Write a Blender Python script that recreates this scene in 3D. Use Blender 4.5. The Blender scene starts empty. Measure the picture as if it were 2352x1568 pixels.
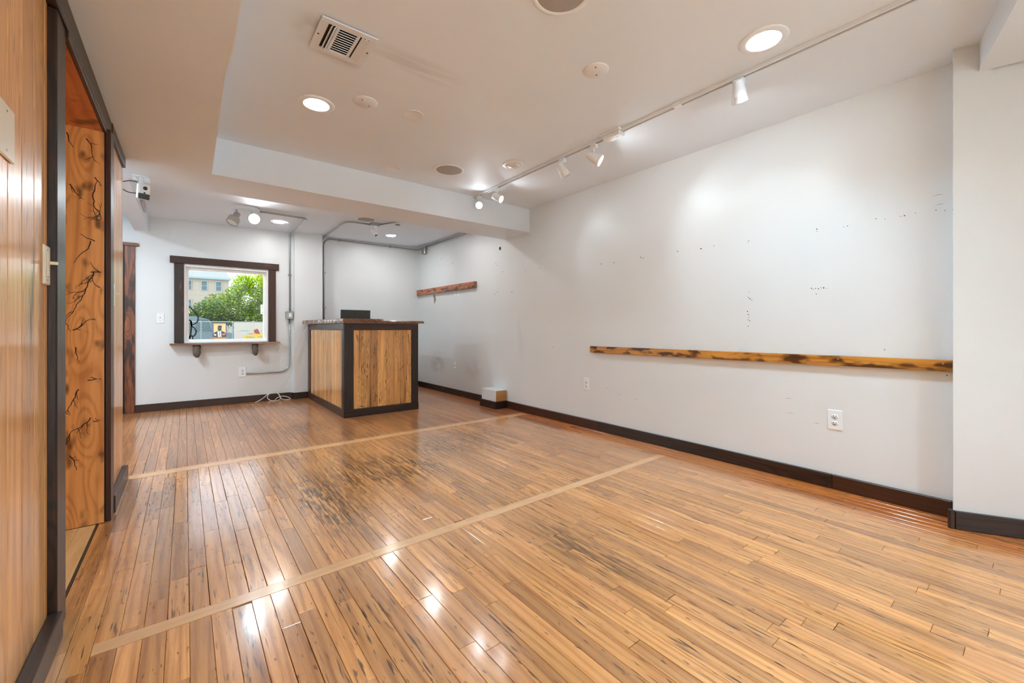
import bpy, bmesh, math, random
from mathutils import Vector, Matrix
R = math.radians
rng = random.Random(7)
scene = bpy.context.scene
C = scene.collection

# ---------------------------------------------------------------- camera, sky, sun, exposure
cam_data = bpy.data.cameras.new('camera')
cam_data.sensor_fit = 'HORIZONTAL'; cam_data.sensor_width = 36.0
cam_data.lens = 36.0 * 962.7 / 2352.0
cam_data.shift_y = -30.5 / 2352.0
cam_data.clip_start = 0.02; cam_data.clip_end = 400
cam = bpy.data.objects.new('camera', cam_data); C.objects.link(cam)
cam.location = (0, 0, 0.95); cam.rotation_euler = (R(90), 0, R(-37.933))
scene.camera = cam

world = bpy.data.worlds.new('sky'); scene.world = world; world.use_nodes = True
wn = world.node_tree; wn.nodes.clear()
sky = wn.nodes.new('ShaderNodeTexSky'); sky.sky_type = 'NISHITA'; sky.sun_disc = False
sky.sun_elevation = R(48); sky.sun_rotation = R(-95); sky.air_density = 1.0; sky.dust_density = 2.0
bg = wn.nodes.new('ShaderNodeBackground'); bg.inputs[1].default_value = 0.20
wo = wn.nodes.new('ShaderNodeOutputWorld')
hs = wn.nodes.new('ShaderNodeHueSaturation'); hs.inputs['Saturation'].default_value = .45
wn.links.new(sky.outputs[0], hs.inputs['Color']); wn.links.new(hs.outputs[0], bg.inputs[0]); wn.links.new(bg.outputs[0], wo.inputs[0])
sun_d = bpy.data.lights.new('sun', 'SUN'); sun_d.energy = 3.9; sun_d.angle = R(0.6); sun_d.color = (1, .95, .86)
sun = bpy.data.objects.new('sun', sun_d); C.objects.link(sun)
sun.rotation_euler = Vector((0.62, -0.03, -0.75)).to_track_quat('-Z', 'Y').to_euler()

LED = 225.0          # radiance of the recessed lamps
SPOT = 2.0          # watts of a lit track head
vs = scene.view_settings
vs.view_transform = 'Standard'; vs.look = 'None'; vs.exposure = 1.70; vs.gamma = 1.0; vs.use_curve_mapping = False
scene.cycles.use_denoising = True
scene.cycles.max_bounces = 8; scene.cycles.diffuse_bounces = 6; scene.cycles.glossy_bounces = 3; scene.cycles.transparent_max_bounces = 8
scene.cycles.use_adaptive_sampling = True; scene.cycles.adaptive_threshold = .12; scene.cycles.adaptive_min_samples = 16
scene.cycles.sample_clamp_indirect = 6.0; scene.cycles.caustics_reflective = False; scene.cycles.caustics_refractive = False

# ---------------------------------------------------------------- mesh helpers
class MB:
    def __init__(s): s.v = []; s.f = []; s.uv = []; s.t = []; s.sm = []
    def add(s, verts, faces, g=None, tone=None, uvo=None, smooth=False):
        b = len(s.v); tone = tone or (rng.random(), rng.random(), rng.random())
        uvo = uvo or (rng.uniform(0, 20), rng.uniform(0, 20))
        s.v += [tuple(p) for p in verts]
        for f in faces:
            s.f.append([b + i for i in f])
            pts = [verts[i] for i in f]
            if g is None: s.uv.append([(p[0] + p[1], p[2]) for p in pts])
            else:
                a, c = [k for k in range(3) if k != g]
                s.uv.append([(p[g] + uvo[0], p[a] + p[c] + uvo[1]) for p in pts])
            s.t.append(tone); s.sm.append(smooth)
        return s
    def box(s, x0, x1, y0, y1, z0, z1, ch=0.0, g=None, tone=None, uvo=None):
        lo = (min(x0, x1), min(y0, y1), min(z0, z1)); hi = (max(x0, x1), max(y0, y1), max(z0, z1))
        if ch <= 0:
            v = [(a, b, c) for a in (lo[0], hi[0]) for b in (lo[1], hi[1]) for c in (lo[2], hi[2])]
            f = [(0, 1, 3, 2), (4, 6, 7, 5), (0, 4, 5, 1), (2, 3, 7, 6), (0, 2, 6, 4), (1, 5, 7, 3)]
            return s.add(v, f, g, tone, uvo)
        v = []; idx = {}
        for sx in (0, 1):
            for sy in (0, 1):
                for sz in (0, 1):
                    cs = (sx, sy, sz)
                    for ax in range(3):
                        p = [(lo, hi)[cs[k]][k] for k in range(3)]
                        for k in range(3):
                            if k != ax: p[k] += ch if cs[k] == 0 else -ch
                        idx[(cs, ax)] = len(v); v.append(tuple(p))
        f = []
        def q(*k): f.append([idx[i] for i in k])
        for ax in range(3):
            o = [k for k in range(3) if k != ax]
            for e in (0, 1):
                ring = []
                for (a, b) in ((0, 0), (1, 0), (1, 1), (0, 1)):
                    c = [0, 0, 0]; c[ax] = e; c[o[0]] = a; c[o[1]] = b; ring.append((tuple(c), ax))
                q(*ring)
            for a in (0, 1):
                for b in (0, 1):
                    c0 = [0, 0, 0]; c0[o[0]] = a; c0[o[1]] = b; c1 = list(c0); c1[ax] = 1
                    q((tuple(c0), o[0]), (tuple(c1), o[0]), (tuple(c1), o[1]), (tuple(c0), o[1]))
        for sx in (0, 1):
            for sy in (0, 1):
                for sz in (0, 1): q(*[((sx, sy, sz), k) for k in range(3)])
        return s.add(v, f, g, tone, uvo)
    def prism(s, poly, z0, z1, g=None, tone=None, uvo=None):
        n = len(poly)
        v = [(x, y, z0) for x, y in poly] + [(x, y, z1) for x, y in poly]
        f = [list(range(n))[::-1], list(range(n, 2 * n))] + [(i, (i + 1) % n, n + (i + 1) % n, n + i) for i in range(n)]
        return s.add(v, f, g, tone, uvo)
    def lathe(s, prof, n=28, mat=None, cap0=False, cap1=False, smooth=True, closed=False):
        v = []; f = []; mat = mat or Matrix()
        for (r, z) in prof:
            for i in range(n):
                a = 2 * math.pi * i / n; v.append(tuple(mat @ Vector((r * math.cos(a), r * math.sin(a), z))))
        m = len(prof)
        for j in range(m if closed else m - 1):
            k = (j + 1) % m
            for i in range(n): f.append((j * n + i, j * n + (i + 1) % n, k * n + (i + 1) % n, k * n + i))
        s.add(v, f, smooth=smooth)
        if cap0: s.add([v[i] for i in range(n)], [list(range(n))[::-1]])
        if cap1: s.add([v[(m - 1) * n + i] for i in range(n)], [list(range(n))])
        return s
    def cyl(s, p0, p1, r0, r1=None, n=14, smooth=True):
        p0 = Vector(p0); p1 = Vector(p1); d = p1 - p0
        m = Matrix.Translation(p0) @ d.to_track_quat('Z', 'Y').to_matrix().to_4x4()
        return s.lathe([(r0, 0), (r1 if r1 is not None else r0, d.length)], n, m, True, True, smooth)
    def tube(s, pts, r, n=8):
        pts = [Vector(p) for p in pts]; v = []; f = []; m = len(pts); up = None
        for i, p in enumerate(pts):
            d = (pts[min(i + 1, m - 1)] - pts[max(i - 1, 0)]).normalized()
            if up is None: up = d.orthogonal().normalized()
            a = (up - d * up.dot(d)).normalized(); up = a; b = d.cross(a)
            rr = r[i] if isinstance(r, (list, tuple)) else r
            for k in range(n):
                t = 2 * math.pi * k / n; v.append(tuple(p + a * math.cos(t) * rr + b * math.sin(t) * rr))
        for i in range(m - 1):
            for k in range(n): f.append((i * n + k, i * n + (k + 1) % n, (i + 1) * n + (k + 1) % n, (i + 1) * n + k))
        f.append(list(range(n))[::-1]); f.append(list(range((m - 1) * n, m * n)))
        return s.add(v, f, smooth=True)
    def xf(s, m):
        s.v = [tuple(m @ Vector(p)) for p in s.v]; return s
    def build(s, name, mat, parent=None):
        me = bpy.data.meshes.new(name); me.from_pydata(s.v, [], s.f)
        me.uv_layers.new(name='UVMap'); me.color_attributes.new('tone', 'FLOAT_COLOR', 'CORNER')
        me.uv_layers['UVMap'].data.foreach_set('uv', [c for q in s.uv for p in q for c in p])
        me.color_attributes['tone'].data.foreach_set('color', [c for q, t_ in zip(s.f, s.t) for _ in q for c in (*t_, 1.0)])
        me.polygons.foreach_set('use_smooth', s.sm)
        bm = bmesh.new(); bm.from_mesh(me); bmesh.ops.recalc_face_normals(bm, faces=bm.faces); bm.to_mesh(me); bm.free()
        me.materials.append(mat)
        o = bpy.data.objects.new(name, me); C.objects.link(o)
        if parent is not None: o.parent = parent
        return o

def tag(o, label, cat, group=None):
    o['label'] = label; o['category'] = cat
    if group: o['group'] = group
    return o
def struct(o, label=None):
    o['kind'] = 'structure'
    if label: o['label'] = label
    return o
def thing(name, label, cat, loc=(0, 0, 0), rotz=0.0, group=None):
    o = bpy.data.objects.new(name, None); C.objects.link(o); o.empty_display_size = .05
    o.location = loc; o.rotation_euler = (0, 0, rotz)
    return tag(o, label, cat, group)
def group_empty(name, loc=(0, 0, 0)):
    o = bpy.data.objects.new(name, None); C.objects.link(o); o.empty_display_size = .05; o.location = loc
    return o
def arc(center, a, b, r, n=6):          # quarter bend from direction a to direction b round a corner point
    c = Vector(center); a = Vector(a).normalized(); b = Vector(b).normalized(); k = c + a * r + b * r; out = []
    for i in range(n + 1):
        t = math.pi / 2 * i / n; out.append(k - b * r * math.cos(t) - a * r * math.sin(t))
    return out

# ---------------------------------------------------------------- material helpers
class NT:
    def __init__(s, name):
        s.m = bpy.data.materials.new(name); s.m.use_nodes = True; s.t = s.m.node_tree; s.t.nodes.clear()
        s.out = s.t.nodes.new('ShaderNodeOutputMaterial')
    def n(s, typ, ins=None, **props):
        nd = s.t.nodes.new('ShaderNode' + typ)
        for k, v in props.items(): setattr(nd, k, v)
        for k, v in (ins or {}).items():
            sk = nd.inputs[k]
            if isinstance(v, bpy.types.NodeSocket): s.t.links.new(v, sk)
            else: sk.default_value = v
        return nd
    def math(s, op, a, b=None, c=None, clamp=False):
        ins = {0: a}
        if b is not None: ins[1] = b
        if c is not None: ins[2] = c
        return s.n('Math', ins, operation=op, use_clamp=clamp).outputs[0]
    def mix(s, f, a, b, mode='MIX'):
        col = lambda c: (*c, 1) if isinstance(c, tuple) and len(c) == 3 else c
        return s.n('Mix', {0: f, 6: col(a), 7: col(b)}, data_type='RGBA', blend_type=mode).outputs[2]
    def ramp(s, f, a, b):
        return s.n('MapRange', {0: f, 1: a, 2: b, 3: 0.0, 4: 1.0}, interpolation_type='SMOOTHSTEP').outputs[0]
    def vec(s, x, y, z=0.0): return s.n('CombineXYZ', {0: x, 1: y, 2: z}).outputs[0]
    def noise(s, vec, scale=1.0, detail=2.0, rough=.5, dist=0.0):
        return s.n('TexNoise', {'Vector': vec, 'Scale': scale, 'Detail': detail, 'Roughness': rough, 'Distortion': dist}).outputs[0]
    def bsdf(s, **ins):
        b = s.n('BsdfPrincipled'); al = {'color': 'Base Color', 'rough': 'Roughness', 'metal': 'Metallic', 'coat': 'Coat Weight',
            'coat_rough': 'Coat Roughness', 'emit': 'Emission Color', 'estr': 'Emission Strength', 'normal': 'Normal', 'spec': 'Specular IOR Level', 'trans': 'Transmission Weight', 'ior': 'IOR', 'alpha': 'Alpha', 'sub': 'Subsurface Weight'}
        for k, v in ins.items():
            sk = b.inputs[al[k]]
            if isinstance(v, bpy.types.NodeSocket): s.t.links.new(v, sk)
            else: sk.default_value = (*v, 1) if isinstance(v, tuple) and len(v) == 3 else v
        s.t.links.new(b.outputs[0], s.out.inputs[0]); return b
    def bump(s, h, strength=.2, dist=.002): return s.n('Bump', {'Height': h, 'Strength': strength, 'Distance': dist}).outputs[0]

def plain(name, color, rough=.5, metal=0.0, bump=0.0, var=0.04, coat=0.0, scale=30):
    k = NT(name); tc = k.n('TexCoord').outputs['Object']
    n = k.noise(tc, scale, 3)
    c = k.mix(n, tuple(max(0, x * (1 - var)) for x in color), tuple(min(1, x * (1 + var)) for x in color))
    ins = dict(color=c, rough=rough, metal=metal, coat=coat)
    if bump: ins['normal'] = k.bump(k.noise(tc, scale * 4, 3), bump, .001)
    k.bsdf(**ins); return k.m
def emitter(name, color, strength):
    k = NT(name); e = k.n('Emission', {0: (*color, 1), 1: strength}); k.t.links.new(e.outputs[0], k.out.inputs[0]); return k.m

def wood(name, light, dark, streak=None, streak_amt=.6, rough=.35, coat=.3, ring=26, warp=5.0, ring_amt=.55, fine_amt=.35,
         tone_amt=.3, red=None, red_amt=.3, knots=0.0, knot_col=(.1, .04, .015), burn=None, burn_amt=0.0, burn_scale=(2.0, 9.0), burn_lo=.52,
         bump=.25, world=None, coat_rough=.08, knot_uv=(1.6, 7.0)):
    k = NT(name)
    uv = k.n('UVMap', uv_map='UVMap').outputs[0]; sp = k.n('SeparateXYZ', {0: uv}); u, v = sp.outputs[0], sp.outputs[1]
    tn = k.n('Attribute', attribute_name='tone').outputs['Color']; ts = k.n('SeparateColor', {0: tn}); tr, tg, tb = ts.outputs[0], ts.outputs[1], ts.outputs[2]
    seed = k.math('MULTIPLY', tb, 60.0)
    n1 = k.noise(k.vec(k.math('MULTIPLY', u, 1.1), k.math('MULTIPLY', v, 6.0), seed), 1.0, 1.0, .45)
    kd = None
    if knots:
        vo = k.n('TexVoronoi', {'Vector': k.vec(k.math('MULTIPLY', u, knot_uv[0]), k.math('MULTIPLY', v, knot_uv[1]), seed), 'Scale': 1.0, 'Randomness': 1.0}, voronoi_dimensions='3D').outputs['Distance']
        kd = vo
    rc = k.math('ADD', k.math('MULTIPLY', v, float(ring)), k.math('MULTIPLY', n1, float(warp)))
    if kd is not None: rc = k.math('ADD', rc, k.math('MULTIPLY', k.ramp(kd, .5, .0), 4.0))
    sn = k.math('SINE', k.math('MULTIPLY', rc, 6.2832))
    wv = k.math('POWER', k.math('MULTIPLY_ADD', sn, .5, .5), 2.2)
    fine = k.noise(k.vec(k.math('MULTIPLY', u, 5.0), k.math('MULTIPLY', v, 230.0), seed), 1.0, 2.0, .65)
    mid = k.noise(k.vec(k.math('MULTIPLY', u, 1.6), k.math('MULTIPLY', v, 26.0), seed), 1.0, 1.5, .6)
    f = k.math('ADD', k.math('MULTIPLY', wv, ring_amt), k.math('MULTIPLY', k.ramp(fine, .35, .72), fine_amt))
    f = k.math('ADD', f, k.math('MULTIPLY', k.ramp(mid, .42, .72), .48), clamp=True)
    col = k.mix(f, light, dark)
    if red: col = k.mix(k.math('MULTIPLY', k.ramp(tg, .45, 1.0), red_amt), col, red)
    tm = k.math('MULTIPLY_ADD', tr, 2 * tone_amt, 1 - tone_amt)
    col = k.mix(1.0, col, k.n('CombineColor', {0: tm, 1: tm, 2: tm}).outputs[0], 'MULTIPLY')
    if streak:
        st = k.noise(k.vec(k.math('MULTIPLY', u, 9.0), k.math('MULTIPLY', v, 120.0), seed), 1.0, 1.0, .6)
        st2 = k.noise(k.vec(k.math('MULTIPLY', u, 1.0), k.math('MULTIPLY', v, 4.0), seed), 1.0, 0.0, .5)
        sm = k.math('MULTIPLY', k.ramp(st, .60, .72), k.ramp(st2, .38, .62))
        col = k.mix(k.math('MULTIPLY', sm, streak_amt), col, streak)
    if kd is not None:
        col = k.mix(k.math('MULTIPLY', k.ramp(kd, .16 * knots, .09 * knots), .92), col, knot_col)
        col = k.mix(k.math('MULTIPLY', k.ramp(kd, .34 * knots, .12 * knots), .35), col, knot_col)
    if burn:
        bn = k.noise(k.vec(k.math('MULTIPLY', u, burn_scale[0]), k.math('MULTIPLY', v, burn_scale[1]), seed), 1.0, 2.0, .55)
        col = k.mix(k.math('MULTIPLY', k.ramp(bn, burn_lo, burn_lo + .16), burn_amt), col, burn)
    rg = k.math('MULTIPLY_ADD', fine, .14, rough - .07)
    if world: col, rg = world(k, col, rg, seed, fine)
    h = fine
    k.bsdf(color=col, rough=rg, coat=coat, coat_rough=coat_rough, normal=k.bump(h, bump, .0012)); return k.m

# ---------------------------------------------------------------- materials
def paint(name, col, rough, bump=.12, dirt=()):
    k = NT(name); p = k.n('NewGeometry').outputs['Position']
    a = k.noise(p, 1.1, 2); b = k.noise(p, 95, 1, .6) if bump else None
    c = k.mix(k.ramp(a, .3, .7), tuple(x * .965 for x in col), col)
    for (ia, ib, ca, cb, ra, rb, amt, sa, sb) in dirt:      # grime with a shape of its own
        sp = k.n('SeparateXYZ', {0: p}); qa, qb = sp.outputs[ia], sp.outputs[ib]
        da = k.math('DIVIDE', k.math('SUBTRACT', qa, ca), ra); db = k.math('DIVIDE', k.math('SUBTRACT', qb, cb), rb)
        d = k.math('SQRT', k.math('ADD', k.math('MULTIPLY', da, da), k.math('MULTIPLY', db, db)))
        gn = k.noise(k.vec(k.math('MULTIPLY', qa, sa), k.math('MULTIPLY', qb, sb)), 1.0, 1)
        c = k.mix(k.math('MULTIPLY', k.math('MULTIPLY', k.ramp(d, 1.0, .15), k.ramp(gn, .35, .6)), amt), c, (.30, .26, .22))
    ex = dict(normal=k.bump(b, bump, .0008)) if bump else {}
    k.bsdf(color=c, rough=k.math('MULTIPLY_ADD', a, .12, rough - .06), spec=.4, **ex); return k.m
M = {}
M['wall'] = paint('wall_paint', (.76, .81, .835), .36, .12, ((1, 2, 5.75, .42, .32, .22, .35, 4.0, 9.0), (1, 2, 4.75, .40, .30, .20, .18, 5.0, 5.0), (1, 2, 3.72, .9, .10, .5, .10, 8.0, 2.0)))
M['ceiling'] = paint('ceiling_paint', (.81, .895, .985), .62, 0, ((0, 1, .92, 1.98, .36, .12, .20, 3.0, 16.0), (0, 1, .44, 2.02, .10, .14, .30, 9.0, 9.0), (0, 1, .66, 2.16, .22, .08, .18, 9.0, 5.0)))
M['white'] = plain('white_plastic', (.84, .90, .95), .32, 0, 0, .02)
M['white_metal'] = plain('white_enamel', (.78, .83, .88), .35, 0, 0, .03)
M['cover'] = plain('painted_cover', (.82, .86, .90), .42, 0, 0, .02)
M['cream'] = plain('cream_plastic', (.83, .76, .62), .3, 0, 0, .02)
M['vinyl'] = plain('white_vinyl_frame', (.86, .87, .87), .35, 0, 0, .03)
M['steel'] = plain('galvanised_steel', (.42, .44, .42), .32, .9, 0, .12)
M['black'] = plain('black_plastic', (.02, .02, .02), .35, 0, 0, .05)
M['slot'] = plain('dark_slot', (.03, .027, .022), .7, 0, 0, .05)
M['monitor'] = plain('charcoal_plastic', (.035, .04, .036), .5, 0, .1, .08)
M['grille'] = plain('grey_grille', (.40, .385, .36), .7, 0, .6, .1, scale=160)
M['screw'] = plain('screw_metal', (.45, .43, .4), .4, .9)
M['cable'] = plain('white_cable', (.78, .76, .70), .45)
M['bark'] = plain('log_bark', (.12, .098, .075), .8, 0, 1.0, .5, scale=22)
M['sticker'] = plain('sticker_white', (.85, .85, .85), .3)
M['sticker_red'] = plain('sticker_red', (.6, .06, .05), .3)
M['sticker_blue'] = plain('sticker_blue', (.06, .12, .45), .3)
M['lamp_off'] = plain('frosted_lamp', (.78, .78, .74), .25)
M['smoked'] = plain('smoked_plastic', (.05, .055, .05), .12, 0, 0, .05, coat=.5)
M['led'] = emitter('lamp_glow', (.56, .83, 1.0), LED)
M['led_flat'] = emitter('disc_lamp_glow', (1.0, .975, .94), LED * .26)
M['led_twin'] = emitter('twin_lamp_glow', (1, .985, .96), LED * .07)
M['led_glare'] = emitter('glare_lamp_glow', (.9, .96, 1.0), LED * .15)
M['led_added'] = emitter('added_lamp_glow', (.84, .94, 1.0), LED * .85)  # glow of the added, unseen corner discs
M['led_small'] = emitter('spot_lamp_glow', (.9, .96, 1.0), 40.0)
M['tag_text'] = plain('text_ink', (.05, .05, .05), .5)

def floor_world(k, col, rg, seed, fine):
    p = k.n('NewGeometry').outputs['Position']; sp = k.n('SeparateXYZ', {0: p}); x, y = sp.outputs[0], sp.outputs[1]
    # unworn amber varnish along the right wall
    edge = k.ramp(k.math('ADD', x, k.math('MULTIPLY', k.noise(p, 3.0, 1), .3)), 2.78, 3.05)
    col = k.mix(k.math('MULTIPLY', edge, .75), col, k.mix(1.0, col, (1.0, .62, .30), 'MULTIPLY'))
    # duller, redder far section beyond the second floor strip
    far = k.ramp(y, 3.62, 3.70)
    col = k.mix(k.math('MULTIPLY', far, .8), col, k.mix(.34, k.mix(1.0, col, (.80, .67, .56), 'MULTIPLY'), (.22, .105, .052)))
    # pale worn traffic lanes
    worn = k.ramp(k.noise(k.vec(k.math('MULTIPLY', x, 1.3), k.math('MULTIPLY', y, .8), 4.0), 1.0, 1, .6), .45, .7)
    col = k.mix(k.math('MULTIPLY', worn, .30), col, (.70, .375, .185))
    # black water stain worked into the boards of the middle section
    def blob(cx, cy, rx, ry):
        dx = k.math('DIVIDE', k.math('SUBTRACT', x, cx), rx); dy = k.math('DIVIDE', k.math('SUBTRACT', y, cy), ry)
        d = k.math('SQRT', k.math('ADD', k.math('MULTIPLY', dx, dx), k.math('MULTIPLY', dy, dy)))
        return k.ramp(d, 1.0, .25)
    s = k.math('MAXIMUM', blob(.62, 2.45, .22, .75), blob(1.05, 2.75, .6, .55))
    s = k.math('MAXIMUM', s, k.math('MULTIPLY', blob(1.75, 3.05, .8, .5), .8))
    s = k.math('MAXIMUM', s, k.math('MULTIPLY', blob(1.35, 1.25, .13, .5), .8))
    s = k.math('MAXIMUM', s, k.math('MULTIPLY', blob(.9, 4.4, .5, .35), .6))
    st = k.noise(k.vec(k.math('MULTIPLY', x, 62.0), k.math('MULTIPLY', y, 7.0), seed), 1.0, 2, .7)
    sm = k.math('MULTIPLY', s, k.ramp(st, .40, .62))
    col = k.mix(k.math('MULTIPLY', sm, .88), col, (.055, .024, .013))
    # scattered nicks and gouges
    ni = k.noise(k.vec(k.math('MULTIPLY', x, 85.0), k.math('MULTIPLY', y, 20.0), 2.0), 1.0, 1, .5)
    col = k.mix(k.math('MULTIPLY', k.ramp(ni, .685, .74), .75), col, (.085, .035, .015))
    rg = k.math('ADD', rg, k.math('MULTIPLY', far, .10)); rg = k.math('ADD', rg, k.math('MULTIPLY', worn, .05))
    return col, rg
M['oak'] = wood('oak_strip_flooring', (.78, .362, .114), (.38, .134, .031), (.05, .02, .008), .95, .26, .8, ring=30, warp=4.2, ring_amt=.45, fine_amt=.45,
                tone_amt=.24, red=(.42, .17, .065), red_amt=.45, bump=.14, world=floor_world, coat_rough=.13)
M['inlay'] = wood('pale_maple_strip', (.78, .44, .215), (.66, .35, .155), (.2, .09, .04), .4, .26, .3, ring_amt=.2, fine_amt=.25, tone_amt=.05, bump=.08, coat_rough=.14)
M['pale_floor'] = wood('pale_passage_boards', (.74, .46, .2), (.58, .33, .13), None, 0, .3, .3, ring_amt=.3, fine_amt=.3, tone_amt=.12, bump=.1)
M['subfloor'] = plain('floor_joint_dirt', (.035, .02, .012), .9)
M['pine'] = wood('varnished_pine_panel', (.90, .47, .165), (.58, .25, .072), (.12, .045, .016), .7, .30, .35, ring=9, warp=3.2, ring_amt=.4, fine_amt=.12,
                 tone_amt=.16, red=(.45, .20, .08), red_amt=.4, knots=.55, knot_col=(.10, .035, .012), bump=.16, coat_rough=.1, knot_uv=(1.1, 8.0))
M['jamb'] = wood('scorched_pine_jamb', (.92, .47, .155), (.62, .26, .075), None, 0, .32, .4, ring=15, warp=6, ring_amt=.5, fine_amt=.25, tone_amt=.03,
                 knots=.75, knot_col=(.09, .028, .012), burn=(.085, .022, .008), burn_amt=.85, burn_scale=(7.0, 13.0), burn_lo=.57, bump=.1, knot_uv=(2.2, 7.5))
M['passage_top'] = wood('red_scorched_pine', (.62, .19, .075), (.40, .10, .035), None, 0, .35, .35, ring=12, warp=4, tone_amt=.03, burn=(.05, .012, .006), burn_amt=.85, burn_scale=(9, 8), burn_lo=.58, bump=.1)
M['char'] = wood('charred_dark_trim', (.036, .0135, .007), (.006, .0028, .0018), None, 0, .42, .15, ring=34, warp=4, ring_amt=.8, fine_amt=.3, tone_amt=.22,
                 red=(.075, .022, .009), red_amt=.55, knots=.4, knot_col=(.16, .06, .025), bump=.6, coat_rough=.2)
M['scorch'] = wood('scorched_red_brown_board', (.25, .075, .025), (.09, .026, .010), None, 0, .36, .35, ring=20, warp=5, ring_amt=.6, tone_amt=.1,
                   burn=(.018, .007, .005), burn_amt=.9, burn_scale=(3.2, 14), burn_lo=.45, knots=.5, knot_col=(.33, .11, .04), bump=.25)
M['rail'] = wood('amber_scorched_rail', (.66, .30, .055), (.38, .14, .022), None, 0, .34, .35, ring=24, warp=5, ring_amt=.5, tone_amt=.05,
                 burn=(.05, .014, .005), burn_amt=.93, burn_scale=(7.5, 18), burn_lo=.46, knots=.5, knot_col=(.08, .03, .012), bump=.12)
M['shelf_board'] = wood('rust_scorched_shelf', (.56, .19, .075), (.28, .085, .03), None, 0, .4, .3, ring=24, warp=5, burn=(.03, .01, .006), burn_amt=.92, burn_scale=(9, 26), burn_lo=.48, bump=.15)
M['counter_pine'] = wood('counter_pine_board', (.92, .54, .19), (.60, .29, .08), (.07, .025, .01), .9, .30, .45, ring=12, warp=3.5, ring_amt=.45, fine_amt=.3, tone_amt=.18,
                         red=(.42, .16, .05), red_amt=.45, knots=.4, knot_col=(.07, .025, .01), burn=(.13, .042, .014), burn_amt=.75, burn_scale=(1.3, 24), burn_lo=.56, bump=.14, knot_uv=(2.4, 9.0))
M['slab'] = wood('live_edge_slab', (.25, .10, .045), (.11, .042, .02), None, 0, .28, .6, ring=18, warp=6, tone_amt=.06, burn=(.03, .012, .008), burn_amt=.7, burn_scale=(3, 20), burn_lo=.55, bump=.3, coat_rough=.12)
M['raw_wood'] = wood('raw_plywood_edge', (.50, .265, .085), (.40, .19, .055), None, 0, .55, 0, tone_amt=.03, bump=.08)
M['burnline'] = plain('burnt_line', (.028, .010, .006), .6)
M['hole'] = plain('nail_hole', (.16, .155, .145), .8)
M['hole_dark'] = plain('dark_hole', (.03, .03, .028), .8)
M['scuff'] = plain('wall_patch_paint', (.70, .705, .685), .45, 0, 0, .01)
M['bare_plaster'] = plain('torn_plaster', (.33, .29, .2), .85)

k = NT('window_glass')
gl = k.n('BsdfGlossy', {0: (1, 1, 1, 1), 1: .02}); tp = k.n('BsdfTransparent', {0: (.96, .985, .975, 1)})
fr = k.math('MULTIPLY', k.n('Fresnel', {0: 1.45}).outputs[0], k.math('SUBTRACT', 1.0, k.n('NewGeometry').outputs['Backfacing'])); mx = k.n('MixShader', {0: fr, 1: tp.outputs[0], 2: gl.outputs[0]})
k.t.links.new(mx.outputs[0], k.out.inputs[0]); M['glass'] = k.m

# ---------------------------------------------------------------- main dimensions (metres)
XW = 3.038        # right wall
YF = 6.33         # window wall
YB = 6.40         # recessed wall behind the counter
ZC = 2.28         # ceiling
ZS = 2.02         # underside of soffit and beam
TRX = .145        # edge of the left soffit
XP = -.33         # left plank wall face (near), far stretch at -.31
YR = -1.35         # rear wall

# ---------------------------------------------------------------- floor
floor = struct(MB().box(-1.7, 3.45, YR - .1, YF + .15, -.10, -.013).build('floor', M['subfloor']))
def s2(x): y = 1.705 + .016 * (x + .2); return y, y + .060
S1 = (3.548, 3.640)
BW = .0571
cols = []
boards = []       # (x0, x1, y0, y1)
def run(x0, x1, ya, yb, lmin=.28, lmax=1.15):
    y = ya - rng.uniform(0, .6)
    while y < yb:
        l = rng.uniform(lmin, lmax); a = max(y, ya); b = min(y + l, yb)
        if b - a > .012: boards.append((x0, x1, a, b))
        y += l
i = 0; x = -1.6
xs = []
while x < XW - .004: xs.append(x); x += BW
off = XP - .002 - max(v for v in xs if v <= XP)
for x in xs:
    x0 = x + off; x1 = min(x0 + BW, XW - .003); xm = (x0 + x1) / 2
    if x1 - x0 < .01: continue
    if xm < XP + .004:
        run(x0, x1, 3.66, YF)
        continue
    spans = [YR]
    ends = []
    if -.205 < xm < 2.835: spans += [s2(xm)[0], s2(xm)[1]]
    if xm < 2.99: spans += [S1[0], S1[1]]
    spans.append(YF)
    for q in range(0, len(spans), 2): run(x0, x1, spans[q], spans[q + 1])
F = 962.7; SY, CY = math.sin(R(37.933)), math.cos(R(37.933))
def area_seen(b):
    xm, ym = (b[0] + b[1]) / 2, (b[2] + b[3]) / 2
    d = xm * SY + ym * CY
    if d < .35: return 0
    px = 1176 + F * (xm * CY - ym * SY) / d; py = 753.5 + F * .95 / d
    if not (-150 < px < 2500 and py < 1750): return 0
    return (b[1] - b[0]) * (b[3] - b[2]) / d ** 3
boards.sort(key=area_seen, reverse=True)
def board_tone(b):
    r = rng.random()
    return (r, rng.random(), rng.random())
def one_board(mb, b):
    g = .00045 + (.0009 if rng.random() < .1 else 0); z = rng.uniform(-.0004, .0002)
    mb.box(b[0] + g, b[1] - g, b[2] + g, b[3] - g, -.0125, z, .0009, g=1, tone=board_tone(b))
for b in boards[:296]:
    mb = MB(); one_board(mb, b); mb.build('floor_board', M['oak'], floor)
mb = MB()
for b in boards[296:]: one_board(mb, b)
o = mb.build('floor_boards_beyond', M['oak'], floor); o['kind'] = 'stuff'
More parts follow.
